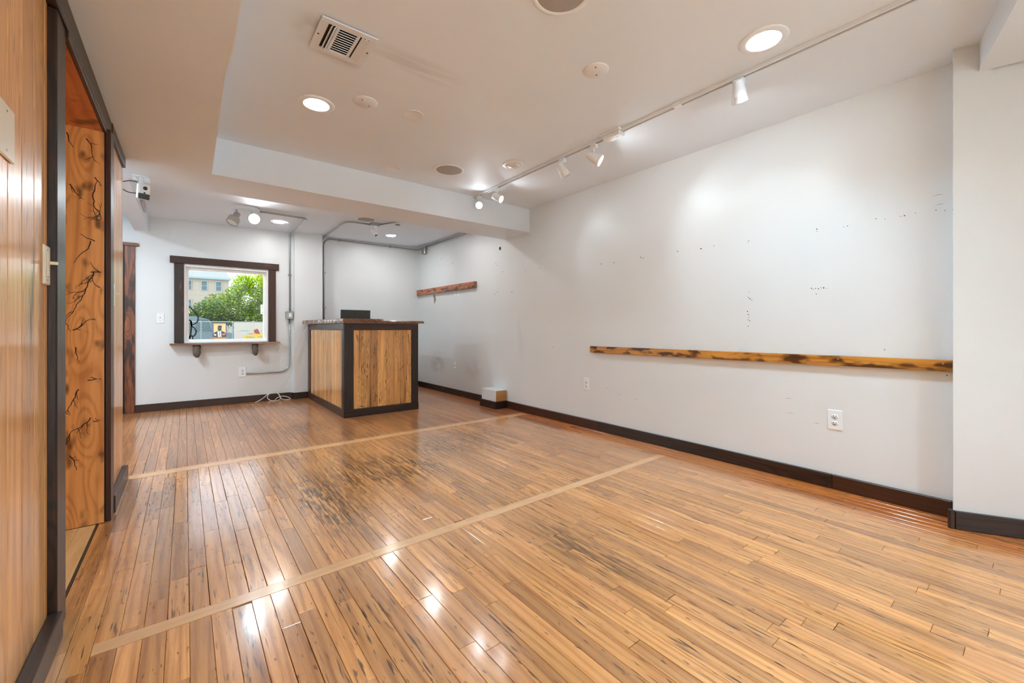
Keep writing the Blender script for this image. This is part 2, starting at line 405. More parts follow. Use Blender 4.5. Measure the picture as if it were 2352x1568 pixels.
# pale inlaid strips across the room
def strip(xa, xb, f, name='inlay_strip'):
    n = 3; cut = [xa + (xb - xa) * t for t in (0, .26 + rng.uniform(-.02, .02), .63, 1)]
    for j in range(n):
        a, b = cut[j] + .0004, cut[j + 1] - .0004
        mb = MB().prism([(a, f(a)[0] + .0006), (b, f(b)[0] + .0006), (b, f(b)[1] - .0006), (a, f(a)[1] - .0006)], -.0125, .0006, g=0)
        mb.build(name, M['inlay'], floor)
xin = [b for b in xs if -.205 < b + off + BW / 2 < 2.835]; strip(min(xin) + off, max(xin) + off + BW, s2)
xin = [b for b in xs if XP + .004 < b + off + BW / 2 < 2.99]; strip(min(xin) + off, max(xin) + off + BW, lambda x: S1)
# pale boards in the side passage, and its dark threshold edge
for j in range(7):
    xa = -.341 - .06 * (j + 1)
    MB().box(xa + .0005, xa + .0595, 2.0, 2.84, -.0125, .0005, .0008, g=1).build('passage_board', M['pale_floor'], floor)
MB().box(-.340, -.333, 2.0, 2.84, -.0125, .001, .001, g=1).build('threshold_edge', M['char'], floor)

# ---------------------------------------------------------------- ceiling, soffits and beams
def plate_with_holes(outer, holes, z, name, mat):
    bm = bmesh.new(); edges = []
    def loop(pts):
        vs_ = [bm.verts.new((p[0], p[1], z)) for p in pts]
        for a in range(len(vs_)): edges.append(bm.edges.new((vs_[a], vs_[(a + 1) % len(vs_)])))
    loop(outer)
    for (hx, hy, hr) in holes: loop([(hx + hr * math.cos(2 * math.pi * q / 32), hy + hr * math.sin(2 * math.pi * q / 32)) for q in range(32)])
    bmesh.ops.triangle_fill(bm, use_beauty=True, use_dissolve=False, edges=edges)
    for f in bm.faces:
        if f.normal.z > 0: f.normal_flip()
    me = bpy.data.meshes.new(name); bm.to_mesh(me); bm.free(); me.materials.append(mat)
    o = bpy.data.objects.new(name, me); C.objects.link(o); return o
DL = [(.614, 2.676), (2.105, .812)]                       # seen recessed lamps
DLR = [(.70, -.08), (1.55, -.98), (.60, -1.12)]            # unseen lamps added behind the camera to brighten the room
ceil = struct(plate_with_holes([(TRX, YR), (3.5, YR), (3.5, S1[0] + .03), (TRX, S1[0] + .03)], [(a, b, .069) for a, b in DL + DLR], ZC, 'ceiling', M['ceiling']))
def quad_ceiling(name, pts):
    return struct(MB().add(pts, [(0, 1, 2, 3)]).build(name, M['ceiling']))
quad_ceiling('ceiling_back', [(-1.7, 4.0, 2.19), (3.1, 4.0, 2.275), (3.1, YB + .1, 2.28), (-1.7, YB + .1, 2.195)])
struct(MB().box(-1.7, 3.5, YR - .2, YB + .2, 2.56, 2.66).build('roof_slab', M['ceiling']))  # unseen slab added to keep the room shell light-tight
struct(MB().prism([(-1.7, YR), (TRX, YR), (TRX, 1.985), (TRX - .012, 2.06), (TRX, S1[0] + .027), (TRX, 3.577), (-1.7, 3.577)], ZS, 2.56).build('ceiling_soffit', M['ceiling']))
struct(MB().box(-1.7, XW, 3.577, 4.05, ZS, 2.56).build('ceiling_beam', M['ceiling']))
struct(MB().box(-.452, -.331, 4.05, YF, 2.05, 2.3).build('pipe_chase_beam', M['ceiling']))
struct(MB().prism([(2.935, .204), (-.4, -.62), (-.28, -1.10), (3.06, -.28)], 2.15, 2.56).build('cross_beam', M['ceiling']))
struct(MB().box(-1.7, TRX - .02, YR - .2, YR, ZS, 2.56).build('rear_ceiling_fill', M['ceiling']))

# ---------------------------------------------------------------- walls
wall_right = struct(MB().box(XW, XW + .15, .0, YB + .15, -.1, 2.56).build('wall_right', M['wall']))
struct(MB().prism([(2.888, .283), (3.04, .30), (3.5, .30), (3.5, -.55), (3.318, -.55)], -.1, 2.56).build('wall_pilaster', M['wall']))
struct(MB().box(3.318, 3.5, YR, -.55, -.1, 2.56).build('wall_right_rear', M['wall']))
WX0, WX1, WZ0, WZ1 = -.015, .862, .772, 1.705        # window opening
wf = MB()
wf.box(-1.7, WX0, YF, YF + .15, -.1, 2.56).box(WX1, 1.16, YF, YF + .15, -.1, 2.56).box(WX0, WX1, YF, YF + .15, -.1, WZ0).box(WX0, WX1, YF, YF + .15, WZ1, 2.56)
wall_far = struct(wf.build('wall_far', M['wall']))
struct(MB().box(1.16, 1.51, 6.24, YB + .12, -.1, 2.56).build('wall_column', M['wall']))
struct(MB().box(1.51, XW, YB, YB + .15, -.1, 2.56).build('wall_counter', M['wall']))
struct(MB().box(-1.75, -1.6, 3.5, YF + .1, -.1, 2.56).build('wall_left_back', M['wall']))
struct(MB().box(-1.7, -.325, 3.44, 3.575, -.1, 2.03).build('wall_left_return', M['wall']))
# rear wall; its unseen shop window is added to let daylight in
wr = MB(); wr.box(2.05, 3.26, YR - .15, YR, .06, 2.24).box(-.6, 3.5, YR - .15, YR, -.1, .06).box(-.6, 3.5, YR - .15, YR, 2.24, 2.56).box(-.6, -.25, YR - .15, YR, .06, 2.24).box(3.25, 3.5, YR - .15, YR, .06, 2.24).box(1.46, 1.52, YR - .15, YR, .06, 2.24)
struct(wr.build('wall_rear', M['wall']))
win2 = struct(group_empty('added_window'), 'unseen wide shop window added behind the viewpoint for daylight')
for a, b in ((-.25, 1.46), (1.52, 2.05)):
    f2 = MB().box(a, a + .04, YR - .10, YR - .05, .06, 2.24).box(b - .04, b, YR - .10, YR - .05, .06, 2.24).box(a + .04, b - .04, YR - .10, YR - .05, .06, .10).box(a + .04, b - .04, YR - .10, YR - .05, 2.20, 2.24).build('frame', M['vinyl'], win2)
    MB().box(a + .035, b - .035, YR - .077, YR - .073, .095, 2.205).build('pane', M['glass'], win2)

# left plank wall
wall_left = struct(MB().box(-.55, XP - .016, YR, 1.955, -.1, ZS).box(-.55, -.326, 2.885, 3.45, -.1, ZS).build('wall_left', M['char']))
edges = [1.87, 1.838, 1.726, 1.617, 1.508]
while edges[-1] > -2.5: edges.append(edges[-1] - .109)
for a, b in zip(edges[1:], edges[:-1]):
    MB().box(XP - .016, XP, a + .0006, b - .0006, .04, 1.95, .0035, g=2).build('wall_plank', M['pine'], wall_left)
fe = [2.965, 3.07, 3.175, 3.28, 3.385, 3.49, 3.578]
for a, b in zip(fe[:-1], fe[1:]):
    MB().box(-.326, -.31, a + .0006, b - .0006, .04, 1.95, .0035, g=2).build('wall_plank', M['pine'], wall_left)
MB().box(-.34, -.302, YR, 3.0, 1.932, ZS - .001, .004, g=1).build('header_board', M['char'], wall_left)
MB().box(-.33, -.298, 3.0, 3.60, 1.962, ZS - .001, .004, g=1).build('crown_strip', M['char'], wall_left)

# doorway lined with pine
door1 = struct(group_empty('door_1'), 'open doorway cased in charred timber in the plank wall')
MB().box(-.36, -.31, 1.872, 1.99, 0, 1.931, .004, g=2).build('casing', M['char'], door1)
MB().box(-.312, -.29, 2.852, 2.962, 0, 1.931, .003, g=2).build('casing', M['char'], door1)
MB().box(-.36, -.312, 2.846, 2.884, 0, 1.93, .002, g=2).build('stop_moulding', M['char'], door1)
jamb = MB().box(-.80, -.3135, 2.840, 2.862, .002, 1.908, .001, g=2).build('jamb_board', M['jamb'], door1)
MB().box(-.80, -.361, 1.955, 1.985, 0, 1.908, .001, g=2).build('jamb_board', M['jamb'], door1)
MB().box(-.80, -.315, 1.985, 2.842, 1.908, 1.931, .001, g=1).build('head_board', M['passage_top'], door1)
MB().box(-.318, -.303, 1.985, 2.852, 1.905, 1.9315, .002, g=1).build('head_casing', M['char'], door1)
for j in range(8):
    MB().box(-.815, -.80, 1.96 + j * .11, 1.96 + j * .11 + .109, 0, 1.93, .003, g=2).build('back_plank', M['pine'], door1)

# branching burn figures: thin dark lines lying on the boards
def burn_tree(mb, start, ang, length, width, depth, plane, r, lim=(-9, 9)):
    u, v = start; segs = max(3, int(length / .012)); a = ang
    pts = [(u, v)]
    for s_ in range(segs):
        a += r.uniform(-.6, .6); a += (ang - a) * .25
        un = u + math.cos(a) * length / segs
        if not lim[0] < un < lim[1]: a = math.pi - a; un = u + math.cos(a) * length / segs
        u = un; v += math.sin(a) * length / segs; pts.append((u, v))
        if depth > 0 and r.random() < .34:
            burn_tree(mb, (u, v), a + r.choice((-1, 1)) * r.uniform(.5, 1.1), length * r.uniform(.15, .38), width * .6, depth - 1, plane, r, lim)
    vv = []; ff = []
    for j, (pu, pv) in enumerate(pts):
        q0 = pts[max(j - 1, 0)]; q1 = pts[min(j + 1, len(pts) - 1)]
        dx, dy = q1[0] - q0[0], q1[1] - q0[1]; l = math.hypot(dx, dy) or 1; w = width * (1 - .7 * j / len(pts))
        vv.append(plane(pu - dy / l * w, pv + dx / l * w)); vv.append(plane(pu + dy / l * w, pv - dx / l * w))
    for j in range(len(pts) - 1): ff.append((2 * j, 2 * j + 1, 2 * j + 3, 2 * j + 2))
    mb.add(vv, ff)
jr = random.Random(5)
jp = lambda u, v: (u, 2.8394, v)
for (u, v, a, l) in ((-.352, 1.60, -1.75, .20), (-.352, 1.60, 1.2, .07), (-.36, 1.37, -1.9, .13), (-.345, 1.37, 2.2, .06), (-.375, 1.86, -1.2, .10), (-.44, 1.87, -1.3, .07), (-.43, 1.63, -.6, .08), (-.36, 1.22, .5, .10),
                     (-.35, 1.22, -1.8, .28), (-.42, .94, .6, .10), (-.40, .66, -2.2, .13), (-.37, .70, .2, .07), (-.35, .50, .3, .05), (-.36, .52, -2.0, .14), (-.41, .86, -1.6, .06), (-.345, 1.68, -1.0, .04), (-.43, .35, -1.2, .08)):
    mb = MB(); burn_tree(mb, (u, v), a, l, .0024, 2, jp, jr, (-.79, -.320)); mb.build('burn_figure', M['burnline'], jamb)

# baseboards
bl = struct(group_empty('baseboard_left'))
MB().box(XP, -.297, YR, 1.872, 0, .082, .003, g=1).build('baseboard_board', M['char'], bl)
MB().box(-.31, -.284, 2.962, 3.585, 0, .088, .003, g=1).build('baseboard_board', M['char'], bl)
br = struct(group_empty('baseboard_right'))
for a, b in ((.30, .793), (.7945, 2.58), (2.5815, 3.985)): MB().box(XW - .02, XW, a, b, 0, .084, .003, g=1).build('baseboard_board', M['char'], br)
MB().box(XW - .02, XW, 4.315, YB - .001, 0, .084, .003, g=1).build('baseboard_board', M['char'], br)
bp = struct(group_empty('baseboard_pilaster'))
o = MB().box(-.02, 0, -.9, 0, 0, .084, .003, g=1).build('baseboard_board', M['char'], bp)
o.location = (2.888, .283, 0); o.rotation_euler = (0, 0, math.atan2(.43, .833))
MB().box(-.020, .004, 0, .019, 0, .088, .003, g=2).build('baseboard_end_block', M['char'], bp).matrix_world = Matrix.Translation((2.888, .2835, 0)) @ Matrix.Rotation(math.atan2(.43, .833), 4, 'Z')
bf = struct(group_empty('baseboard_far'))
MB().box(-.447, 1.16, YF - .02, YF, 0, .084, .003, g=0).build('baseboard_board', M['char'], bf)
MB().box(1.14, 1.329, 6.22, 6.24, 0, .084, .003, g=0).build('baseboard_board', M['char'], bf)
MB().box(1.14, 1.16, 6.24, YF - .02, 0, .084, .003, g=1).build('baseboard_board', M['char'], bf)
MB().box(1.51, XW - .02, YB - .02, YB, 0, .084, .003, g=0).build('baseboard_board', M['char'], bf)

# entrance door at the far left of the window wall
d2 = struct(group_empty('door_2'), 'door beside the window wall, cased in scorched boards')
MB().box(-.534, -.447, YF - .024, YF, 0, 1.87, .003, g=2).build('casing', M['scorch'], d2)
MB().box(-1.55, -.416, YF - .034, YF, 1.87, 1.905, .003, g=0).build('casing_cap', M['scorch'], d2)
MB().box(-1.45, -.536, YF - .012, YF, 0, 1.868, .003, g=2).build('door_leaf', M['char'], d2)

# ---------------------------------------------------------------- window
win = struct(group_empty('window_1'), 'window with charred timber casing and log-bracketed sill')
MB().box(-.143, .984, YF - .026, YF, 1.718, 1.800, .003, g=0).build('casing_head', M['char'], win)
MB().box(-.104, WX0, YF - .022, YF, .776, 1.717, .003, g=2).build('casing_side', M['char'], win)
MB().box(WX1, .948, YF - .022, YF, .776, 1.717, .003, g=2).build('casing_side', M['char'], win)
MB().prism([(-.142, YF), (-.142, YF - .115), (.2, YF - .122), (.55, YF - .112), (.984, YF - .12), (.984, YF)], .752, .772, g=0).build('sill_board', M['slab'], win)
for lx, r_ in ((.108, .040), (.705, .036)):
    mb = MB(); prof = [(.001, -.002), (r_ * .9, 0), (r_, .03), (r_ * .93, .06), (r_ * .98, .095), (r_ * .85, .125), (r_ * .45, .15), (.001, .158)]
    mb.lathe(prof, 16, Matrix.Translation((lx, YF - .06, .751)) @ Matrix.Rotation(math.pi, 4, 'X') @ Matrix.Rotation(R(-14), 4, 'X'))
    mb.v = [(p[0] + .003 * math.sin(p[2] * 90 + p[1] * 60), p[1] + .003 * math.sin(p[2] * 70 + 1.3), p[2]) for p in mb.v]
    mb.build('log_bracket', M['bark'], win)
li = MB(); a, b, c, d, t = WX0, WX1, WZ0, WZ1, .018
li.box(a, a + t, YF - .004, YF + .15, c, d, .002).box(b - t, b, YF - .004, YF + .15, c, d, .002).box(a + t, b - t, YF - .004, YF + .15, d - t, d, .002).box(a + t, b - t, YF - .004, YF + .15, c, c + .012, .002)
li.build('frame_liner', M['vinyl'], win)
sa = MB(); a, b, c, d, t = WX0 + .018, WX1 - .018, WZ0 + .012, WZ1 - .018, .030
sa.box(a, a + t, YF + .05, YF + .10, c, d, .003).box(b - t, b, YF + .05, YF + .10, c, d, .003).box(a + t, b - t, YF + .05, YF + .10, d - t, d, .003).box(a + t, b - t, YF + .05, YF + .10, c, c + t, .003)
sash = sa.build('sash', M['vinyl'], win)
pane = MB().box(a + t - .004, b - t + .004, YF + .073, YF + .077, c + t - .004, d - t + .004).build('pane', M['glass'], win)
# black brush loops painted on the pane
gp = lambda u, v: (u, YF + .0725, v)
def ribbon(mb, pts, w, plane):
    P = []
    for i in range(len(pts) - 1):            # catmull-rom
        p0 = pts[max(i - 1, 0)]; p1 = pts[i]; p2 = pts[i + 1]; p3 = pts[min(i + 2, len(pts) - 1)]
        for q in range(6):
            t = q / 6; P.append(tuple(.5 * (2 * p1[c] + (p2[c] - p0[c]) * t + (2 * p0[c] - 5 * p1[c] + 4 * p2[c] - p3[c]) * t * t + (3 * p1[c] - p0[c] - 3 * p2[c] + p3[c]) * t ** 3) for c in (0, 1)))
    P.append(pts[-1]); vv = []; ff = []
    for j, (pu, pv) in enumerate(P):
        q0 = P[max(j - 1, 0)]; q1 = P[min(j + 1, len(P) - 1)]; dx, dy = q1[0] - q0[0], q1[1] - q0[1]; l = math.hypot(dx, dy) or 1
        vv += [plane(pu - dy / l * w, pv + dx / l * w), plane(pu + dy / l * w, pv - dx / l * w)]
    mb.add(vv, [(2 * j, 2 * j + 1, 2 * j + 3, 2 * j + 2) for j in range(len(P) - 1)])
mb = MB()
ribbon(mb, [(.03, 1.215), (.075, 1.17), (.118, 1.10), (.122, 1.05), (.10, 1.01), (.065, .995), (.05, 1.02)], .0075, gp)
ribbon(mb, [(.052, 1.04), (.058, .98), (.085, .955), (.105, .91), (.09, .865), (.07, .85)], .008, gp)
ribbon(mb, [(.03, 1.05), (.055, 1.03), (.058, .96), (.05, .88), (.04, .82)], .009, gp)
ribbon(mb, [(.035, .83), (.06, .86), (.075, .81)], .007, gp)
mb.build('painted_loops', M['black'], pane)

# ---------------------------------------------------------------- service counter
ct = thing('service_counter', 'pine-board service counter framed in black timber under live-edge slabs', 'counter', (1.325, 4.58, 0))
X0, X1, Y1 = 0.0, .84, 1.64
MB().box(.012, X1 - .012, .014, .05, .02, 1.0).build('front_backing', M['char'], ct)
MB().box(.014, .05, .05, Y1, .02, 1.0).build('side_backing', M['char'], ct)
MB().box(X1 - .05, X1 - .012, .05, .45, .02, 1.0).build('end_backing', M['char'], ct)
MB().box(.05, X1 - .05, .05, .42, .48, .50, g=0).build('inner_shelf', M['counter_pine'], ct)
bk = []
wv = [.0, .088, .18, .262, .36, .452, .53, .60, .664]
for a, b in zip(wv[:-1], wv[1:]):
    bk.append(MB().box(.094 + a + .0006, .094 + b - .0006, .004, .015, .083, .932, .0025, g=2).build('front_plank', M['counter_pine'], ct))
ys = [.085 + j * (1.52 - .085) / 13 for j in range(14)]
for a, b in zip(ys[:-1], ys[1:]):
    MB().box(.004, .015, a + .0006, b - .0006, .083, .932, .003, g=2).build('side_plank', M['counter_pine'], ct)
MB().box(-.004, .095, -.006, .013, .085, 1.004, .002, g=2).build('corner_post', M['char'], ct)
MB().box(-.006, .013, .0135, .083, .085, .93, .002, g=2).build('corner_post', M['char'], ct)
MB().box(.756, X1, -.006, .013, .085, .93, .002, g=2).build('end_stile', M['char'], ct)
MB().box(-.006, .013, 1.52, 1.63, .0, 1.004, .002, g=2).build('end_stile', M['char'], ct)
MB().box(.0955, X1, -.007, .013, .93, 1.004, .002, g=0).build('top_rail', M['char'], ct)
MB().box(-.007, .013, .0135, 1.52, .93, 1.004, .002, g=1).build('top_rail', M['char'], ct)
MB().box(-.009, X1 + .003, -.011, .013, 0, .083, .003, g=0).build('base_rail', M['char'], ct)
MB().box(-.009, .013, .0135, 1.52, 0, .083, .003, g=1).build('base_rail', M['char'], ct)
# slabs with wavy live edges
def slab(poly, z0, z1, lip, name, amp=.006):
    pts = []; r = random.Random(11)
    for i in range(len(poly)):
        p, q = Vector(poly[i]), Vector(poly[(i + 1) % len(poly)]); n = max(2, int((q - p).length / .05)); nn = Vector((-(q - p).y, (q - p).x)).normalized()
        for j in range(n): pts.append(p + (q - p) * j / n + nn * r.uniform(-amp, amp))
    c = sum(pts, Vector((0, 0))) / len(pts); v = []; f = []; n = len(pts)
    for z, ins in ((z0, lip * .3), (z0 + (z1 - z0) * .45, 0), (z1 - .006, lip), (z1, lip + .006)):
        for p in pts:
            d = (p - c).normalized(); q = p - d * ins; v.append((q.x, q.y, z))
    for k in range(3):
        for i in range(n): f.append((k * n + i, k * n + (i + 1) % n, (k + 1) * n + (i + 1) % n, (k + 1) * n + i))
    f.append(list(range(n))[::-1]); f.append(list(range(3 * n, 4 * n)))
    return MB().add(v, f, g=1).build(name, M['slab'], ct)
slab([(-.022, -.035), (.38, -.045), (.43, .02), (.45, 1.64), (-.085, 1.64), (-.06, .8)], 1.005, 1.053, .010, 'top_slab')
slab([(.385, -.030), (.90, -.028), (.91, .48), (.44, .48)], 1.005, 1.034, .004, 'top_slab', .004)
cp = lambda y: (lambda u, v: (u, y, v))
cr = random.Random(3)
for (u, v, a, l) in ((.195, .86, -1.6, .10), (.19, .53, -1.9, .09), (.19, .53, 1.2, .05), (.325, .75, -1.5, .12), (.325, .24, -1.5, .11), (.325, .20, -2.0, .04), (.66, .86, -1.6, .07), (.665, .52, -1.8, .08), (.45, .37, -1.6, .05), (.56, .90, -1.6, .03), (.455, .70, -1.6, .08), (.16, .11, -.5, .05), (.13, .88, -1.5, .06)):
    mb = MB(); burn_tree(mb, (u, v), a, l, .0030, 2, cp(.0035), cr, (.10, .75)); mb.build('burn_figure', M['burnline'], bk[min(7, max(0, sum(1 for w in wv if w + .094 <= u) - 1))])
st = MB(); st.lathe([(.001, 0), (.026, 0), (.026, .001), (.001, .001)], 20, Matrix.Translation((.0035, 1.475, .86)) @ Matrix.Rotation(R(-90), 4, 'Y') @ Matrix.Diagonal((2.2, 1, 1, 1)))
so = st.build('sticker', M['sticker'], ct)
MB().box(.0015, .0024, 1.462, 1.488, .825, .858).build('sticker_mark', M['sticker_red'], so); MB().box(.0015, .0024, 1.466, 1.484, .866, .882).build('sticker_mark', M['sticker_blue'], so)

mon = thing('monitor', 'black monitor seen from behind standing on the service counter', 'monitor', (1.61, 5.10, 1.053))
MB().box(-.174, .174, 0, .022, -.0, .115, .004).build('housing', M['monitor'], mon)
MB().box(-.165, .165, .0225, .026, .01, .107, .001).build('screen', M['smoked'], mon)
MB().box(.170, .176, .002, .02, .03, .08, .001).build('side_bezel', M['white'], mon)

# ---------------------------------------------------------------- boards on the right wall
t = thing('chair_rail', 'long amber scorched timber rail fixed low along the right wall', 'rail', (XW, 1.48, .757))
MB().box(-.032, 0, -1.185, 1.185, -.029, .029, .003, g=1).build('board', M['rail'], t)
for yy in (-1.15, -.72, -.35, .1, .55, .9): MB().cyl((-.0332, yy, .01), (-.031, yy, .01), .004, n=10).build('screw_head', M['screw'], t)
t.rotation_euler = (R(-.22), 0, 0)
t = thing('wall_shelf_board', 'short rust-brown scorched board mounted high on the wall behind the counter', 'shelf', (XW, 5.54, 1.526))
MB().box(-.045, 0, -.885, .845, -.042, .042, .003, g=1).build('board', M['shelf_board'], t)
MB().box(-.044, -.001, -.8895, -.8855, -.041, .041, .001, g=2).build('end_block', M['slab'], t)

# painted pipe box standing on its own baseboard against the right wall
t = thing('pipe_box', 'small white-painted plywood pipe box on the floor against the right wall', 'box', (2.86, 3.985, 0))
MB().box(.018, .177, .018, .315, .084, .215, .003).build('painted_shell', M['wall'], t)
MB().box(.022, .174, .0145, .0178, .086, .208, .001, g=0).build('end_panel', M['raw_wood'], t)
MB().box(0, .016, 0, .33, 0, .084, .002, g=1).build('base_trim', M['char'], t)
MB().box(.0165, .178, 0, .014, 0, .084, .002, g=0).build('base_trim', M['char'], t)

# ---------------------------------------------------------------- outlets and switches (local: x along wall, -y out of wall, z up)
def outlet(label, loc, rotz, mat='white', h=.118, w=.073):
    t = thing('wall_outlet', label, 'outlet', loc, rotz)
    MB().box(-w / 2, w / 2, -.006, 0, -h / 2, h / 2, .003).build('cover_plate', M[mat], t)
    for s_ in (-1, 1):
        mb = MB(); zc = s_ * .0195
        mb.lathe([(.001, -.0005), (.0165, -.0005), (.0165, .002), (.001, .0021)], 20, Matrix.Translation((0, -.006, zc)) @ Matrix.Rotation(R(90), 4, 'X') @ Matrix.Diagonal((1, .85, 1, 1)))
        r_ = mb.build('receptacle', M[mat], t)
        sl = MB().box(-.0075, -.0050, -.0088, -.0079, zc - .001, zc + .009).box(.0050, .0075, -.0088, -.0079, zc, zc + .008).cyl((0, -.0088, zc - .007), (0, -.0079, zc - .007), .0028, n=10)
        sl.build('slots', M['slot'], r_)
    MB().cyl((0, -.0072, 0), (0, -.006, 0), .003, n=10).build('screw', M['screw'], t)
    return t
RW = R(-90)       # faces -x from the right wall:  local -y -> world -x
outlet('white duplex outlet low on the right wall, under the long timber rail', (XW, .782, .4075), RW)
outlet('white duplex outlet on the right wall left of the long timber rail', (XW, 2.73, .416), RW)
outlet('white duplex outlet on the right wall beside the service counter', (XW, 5.22, .404), RW)
outlet('white surface outlet at the end of the conduit below the window', (.573, YF, .395), 0, h=.13, w=.08)
def switch(label, loc, rotz, mat, kind='toggle', h=.117, w=.072):
    t = thing('light_switch', label, 'switch', loc, rotz)
    MB().box(-w / 2, w / 2, -.006, 0, -h / 2, h / 2, .003).build('cover_plate', M[mat], t)
    if kind == 'toggle':
        MB().box(-.010, .010, -.009, -.0062, -.034, .034, .0015).build('bezel', M[mat], t)
        MB().box(-.0045, .0045, -.028, -.0091, .002, .011, .002).build('toggle', M[mat], t)
    elif kind == 'rocker':
        MB().box(-.013, .013, -.010, -.0062, -.026, .026, .002).build('rocker', M[mat], t)
        MB().box(-.006, .006, -.0112, -.0101, .004, .010).build('slot', M['slot'], t)
    for zz in (-.045, .045): MB().cyl((0, -.0072, zz), (0, -.006, zz), .003, n=8).build('screw', M['screw'], t)
    return t
LW = R(90)        # faces +x from the left wall
switch('cream toggle switch on the left plank wall beside the doorway', (XP, 1.835, 1.138), LW, 'cream')
switch('white rocker switch on the wall left of the window', (-.229, YF, 1.065), 0, 'white', 'rocker')
switch('toggle switch on the narrow strip of planks beyond the doorway', (-.31, 3.11, 1.13), LW, 'cream')
switch('plain cream cover low on the planks beyond the doorway', (-.31, 3.03, .42), LW, 'cream', 'blank')
switch('large cream blank plate high on the near left planks', (XP, 1.475, 1.405), LW, 'cream', 'blank', h=.125, w=.12)

# ---------------------------------------------------------------- conduits
t = thing('conduit_run', 'steel conduit running from the twin spotlight down past the window to the outlet', 'conduit', (0, 0, 0))
zc_, yw, r_ = 2.213, YF - .014, .0095
pts = [(.62, 5.265, zc_)] + arc((1.115, 5.265, zc_), (-1, 0, 0), (0, 1, 0), .07) + arc((1.115, yw, zc_), (0, -1, 0), (0, 0, -1), .05) + [(1.115, yw, 1.175)]
MB().tube(pts, r_).build('pipe', M['steel'], t)
pts = [(1.108, yw, 1.075)] + arc((1.108, yw, .372), (0, 0, 1), (-1, 0, 0), .11) + [(.615, yw, .372)]
MB().tube(pts, r_).build('pipe', M['steel'], t)
for p in ((1.115, yw, 1.67), (.80, yw, .372)): MB().box(p[0] - .02, p[0] + .02, yw - .003, YF, p[2] - .012, p[2] + .012, .002).build('strap', M['steel'], t)
t = thing('conduit_switch_box', 'steel switch box on the conduit beside the window', 'switch box', (1.108, YF, 1.125))
MB().box(-.046, .046, -.045, 0, -.05, .05, .008).build('box_body', M['steel'], t)
MB().box(-.046, .046, -.049, -.0455, -.05, .05, .003).build('cover_plate', M['steel'], t)
rk = MB().box(-.012, .022, -.054, -.0492, -.026, .026, .002).build('switch_face', M['white'], t)
MB().box(.001, .009, -.060, -.0541, -.004, .010, .002).build('toggle', M['white'], rk)
t = thing('conduit_run', 'twin steel conduit rising behind the counter to the ceiling camera', 'conduit', (0, 0, 0))
pts = [(1.535, YB - .03, .3)] + arc((1.535, YB - .03, 2.234), (0, 0, -1), (0, -1, 0), .05) + arc((1.535, 5.185, 2.234), (0, 1, 0), (1, 0, 0), .10) + [(1.80, 5.185, 2.236)]
MB().tube(pts, r_).build('pipe', M['steel'], t)
pts = [(1.565, YB - .012, .3)] + arc((1.565, YB - .012, 2.235), (0, 0, -1), (1, 0, 0), .10) + arc((XW - .02, YB - .012, 2.235), (-1, 0, 0), (0, -1, 0), .06) + [(XW - .02, 6.19, 2.235)]
MB().tube(pts, r_).build('pipe', M['steel'], t)
MB().tube([(XW - .02, 6.09, 2.245), (XW - .02, 4.05, 2.245)], r_).build('pipe', M['steel'], t)
MB().tube([(1.91, 5.14, 2.238), (2.02, 4.90, 2.240), (2.25, 4.055, 2.245)], r_).build('pipe', M['steel'], t)
for x_ in (1.78, 2.55): MB().box(x_ - .012, x_ + .012, YB - .024, YB, 2.217, 2.253, .002).build('strap', M['steel'], t)
for z_ in (1.75, 1.25): MB().box(1.55, 1.59, YB - .024, YB, z_ - .01, z_ + .01, .002).build('strap', M['steel'], t)
t = thing('junction_box', 'square steel junction box on the conduit high in the far right corner', 'junction box', (XW, 6.14, 2.19))
MB().box(-.05, 0, -.05, .05, -.055, .055, .004).build('box_body', M['steel'], t); MB().box(-.054, -.0505, -.048, .048, -.053, .053, .002).build('lid', M['steel'], t)

# white cable hanging from the counter and coiled on the floor
def smooth_path(P, n=6):
    out = []
    for i in range(len(P) - 1):
        p0, p1, p2, p3 = (Vector(P[max(i - 1, 0)]), Vector(P[i]), Vector(P[i + 1]), Vector(P[min(i + 2, len(P) - 1)]))
        for q in range(n):
            s_ = q / n; out.append(.5 * (2 * p1 + (p2 - p0) * s_ + (2 * p0 - 5 * p1 + 4 * p2 - p3) * s_ * s_ + (3 * p1 - p0 - 3 * p2 + p3) * s_ ** 3))
    out.append(Vector(P[-1])); return out
t = thing('power_cable', 'thin white cable looping from the counter top down to a coil on the floor', 'cable', (0, 0, 0))
MB().tube(smooth_path([(1.31, 6.15, .985), (1.22, 6.19, .80), (1.15, 6.2, .55), (1.10, 6.24, .33), (1.02, 6.26, .17), (.97, 6.27, .10), (.99, 6.24, .03), (.95, 6.2, .006), (.88, 6.22, .01), (.84, 6.25, .05), (.88, 6.27, .10), (.97, 6.26, .085), (1.0, 6.22, .02), (1.07, 6.19, .006), (1.10, 6.22, .02), (1.03, 6.25, .05), (.96, 6.24, .04), (.9, 6.18, .006), (.84, 6.15, .006)]), .0042, 6).build('cable', M['cable'], t)
MB().tube(smooth_path([(1.305, 6.20, .98), (1.307, 6.206, .5), (1.30, 6.21, .15), (1.27, 6.212, .105), (1.17, 6.212, .092), (1.08, 6.25, .10), (.96, 6.28, .12), (.86, 6.27, .095), (.78, 6.24, .04), (.70, 6.21, .005)]), .004, 6).build('cable', M['cable'], t)

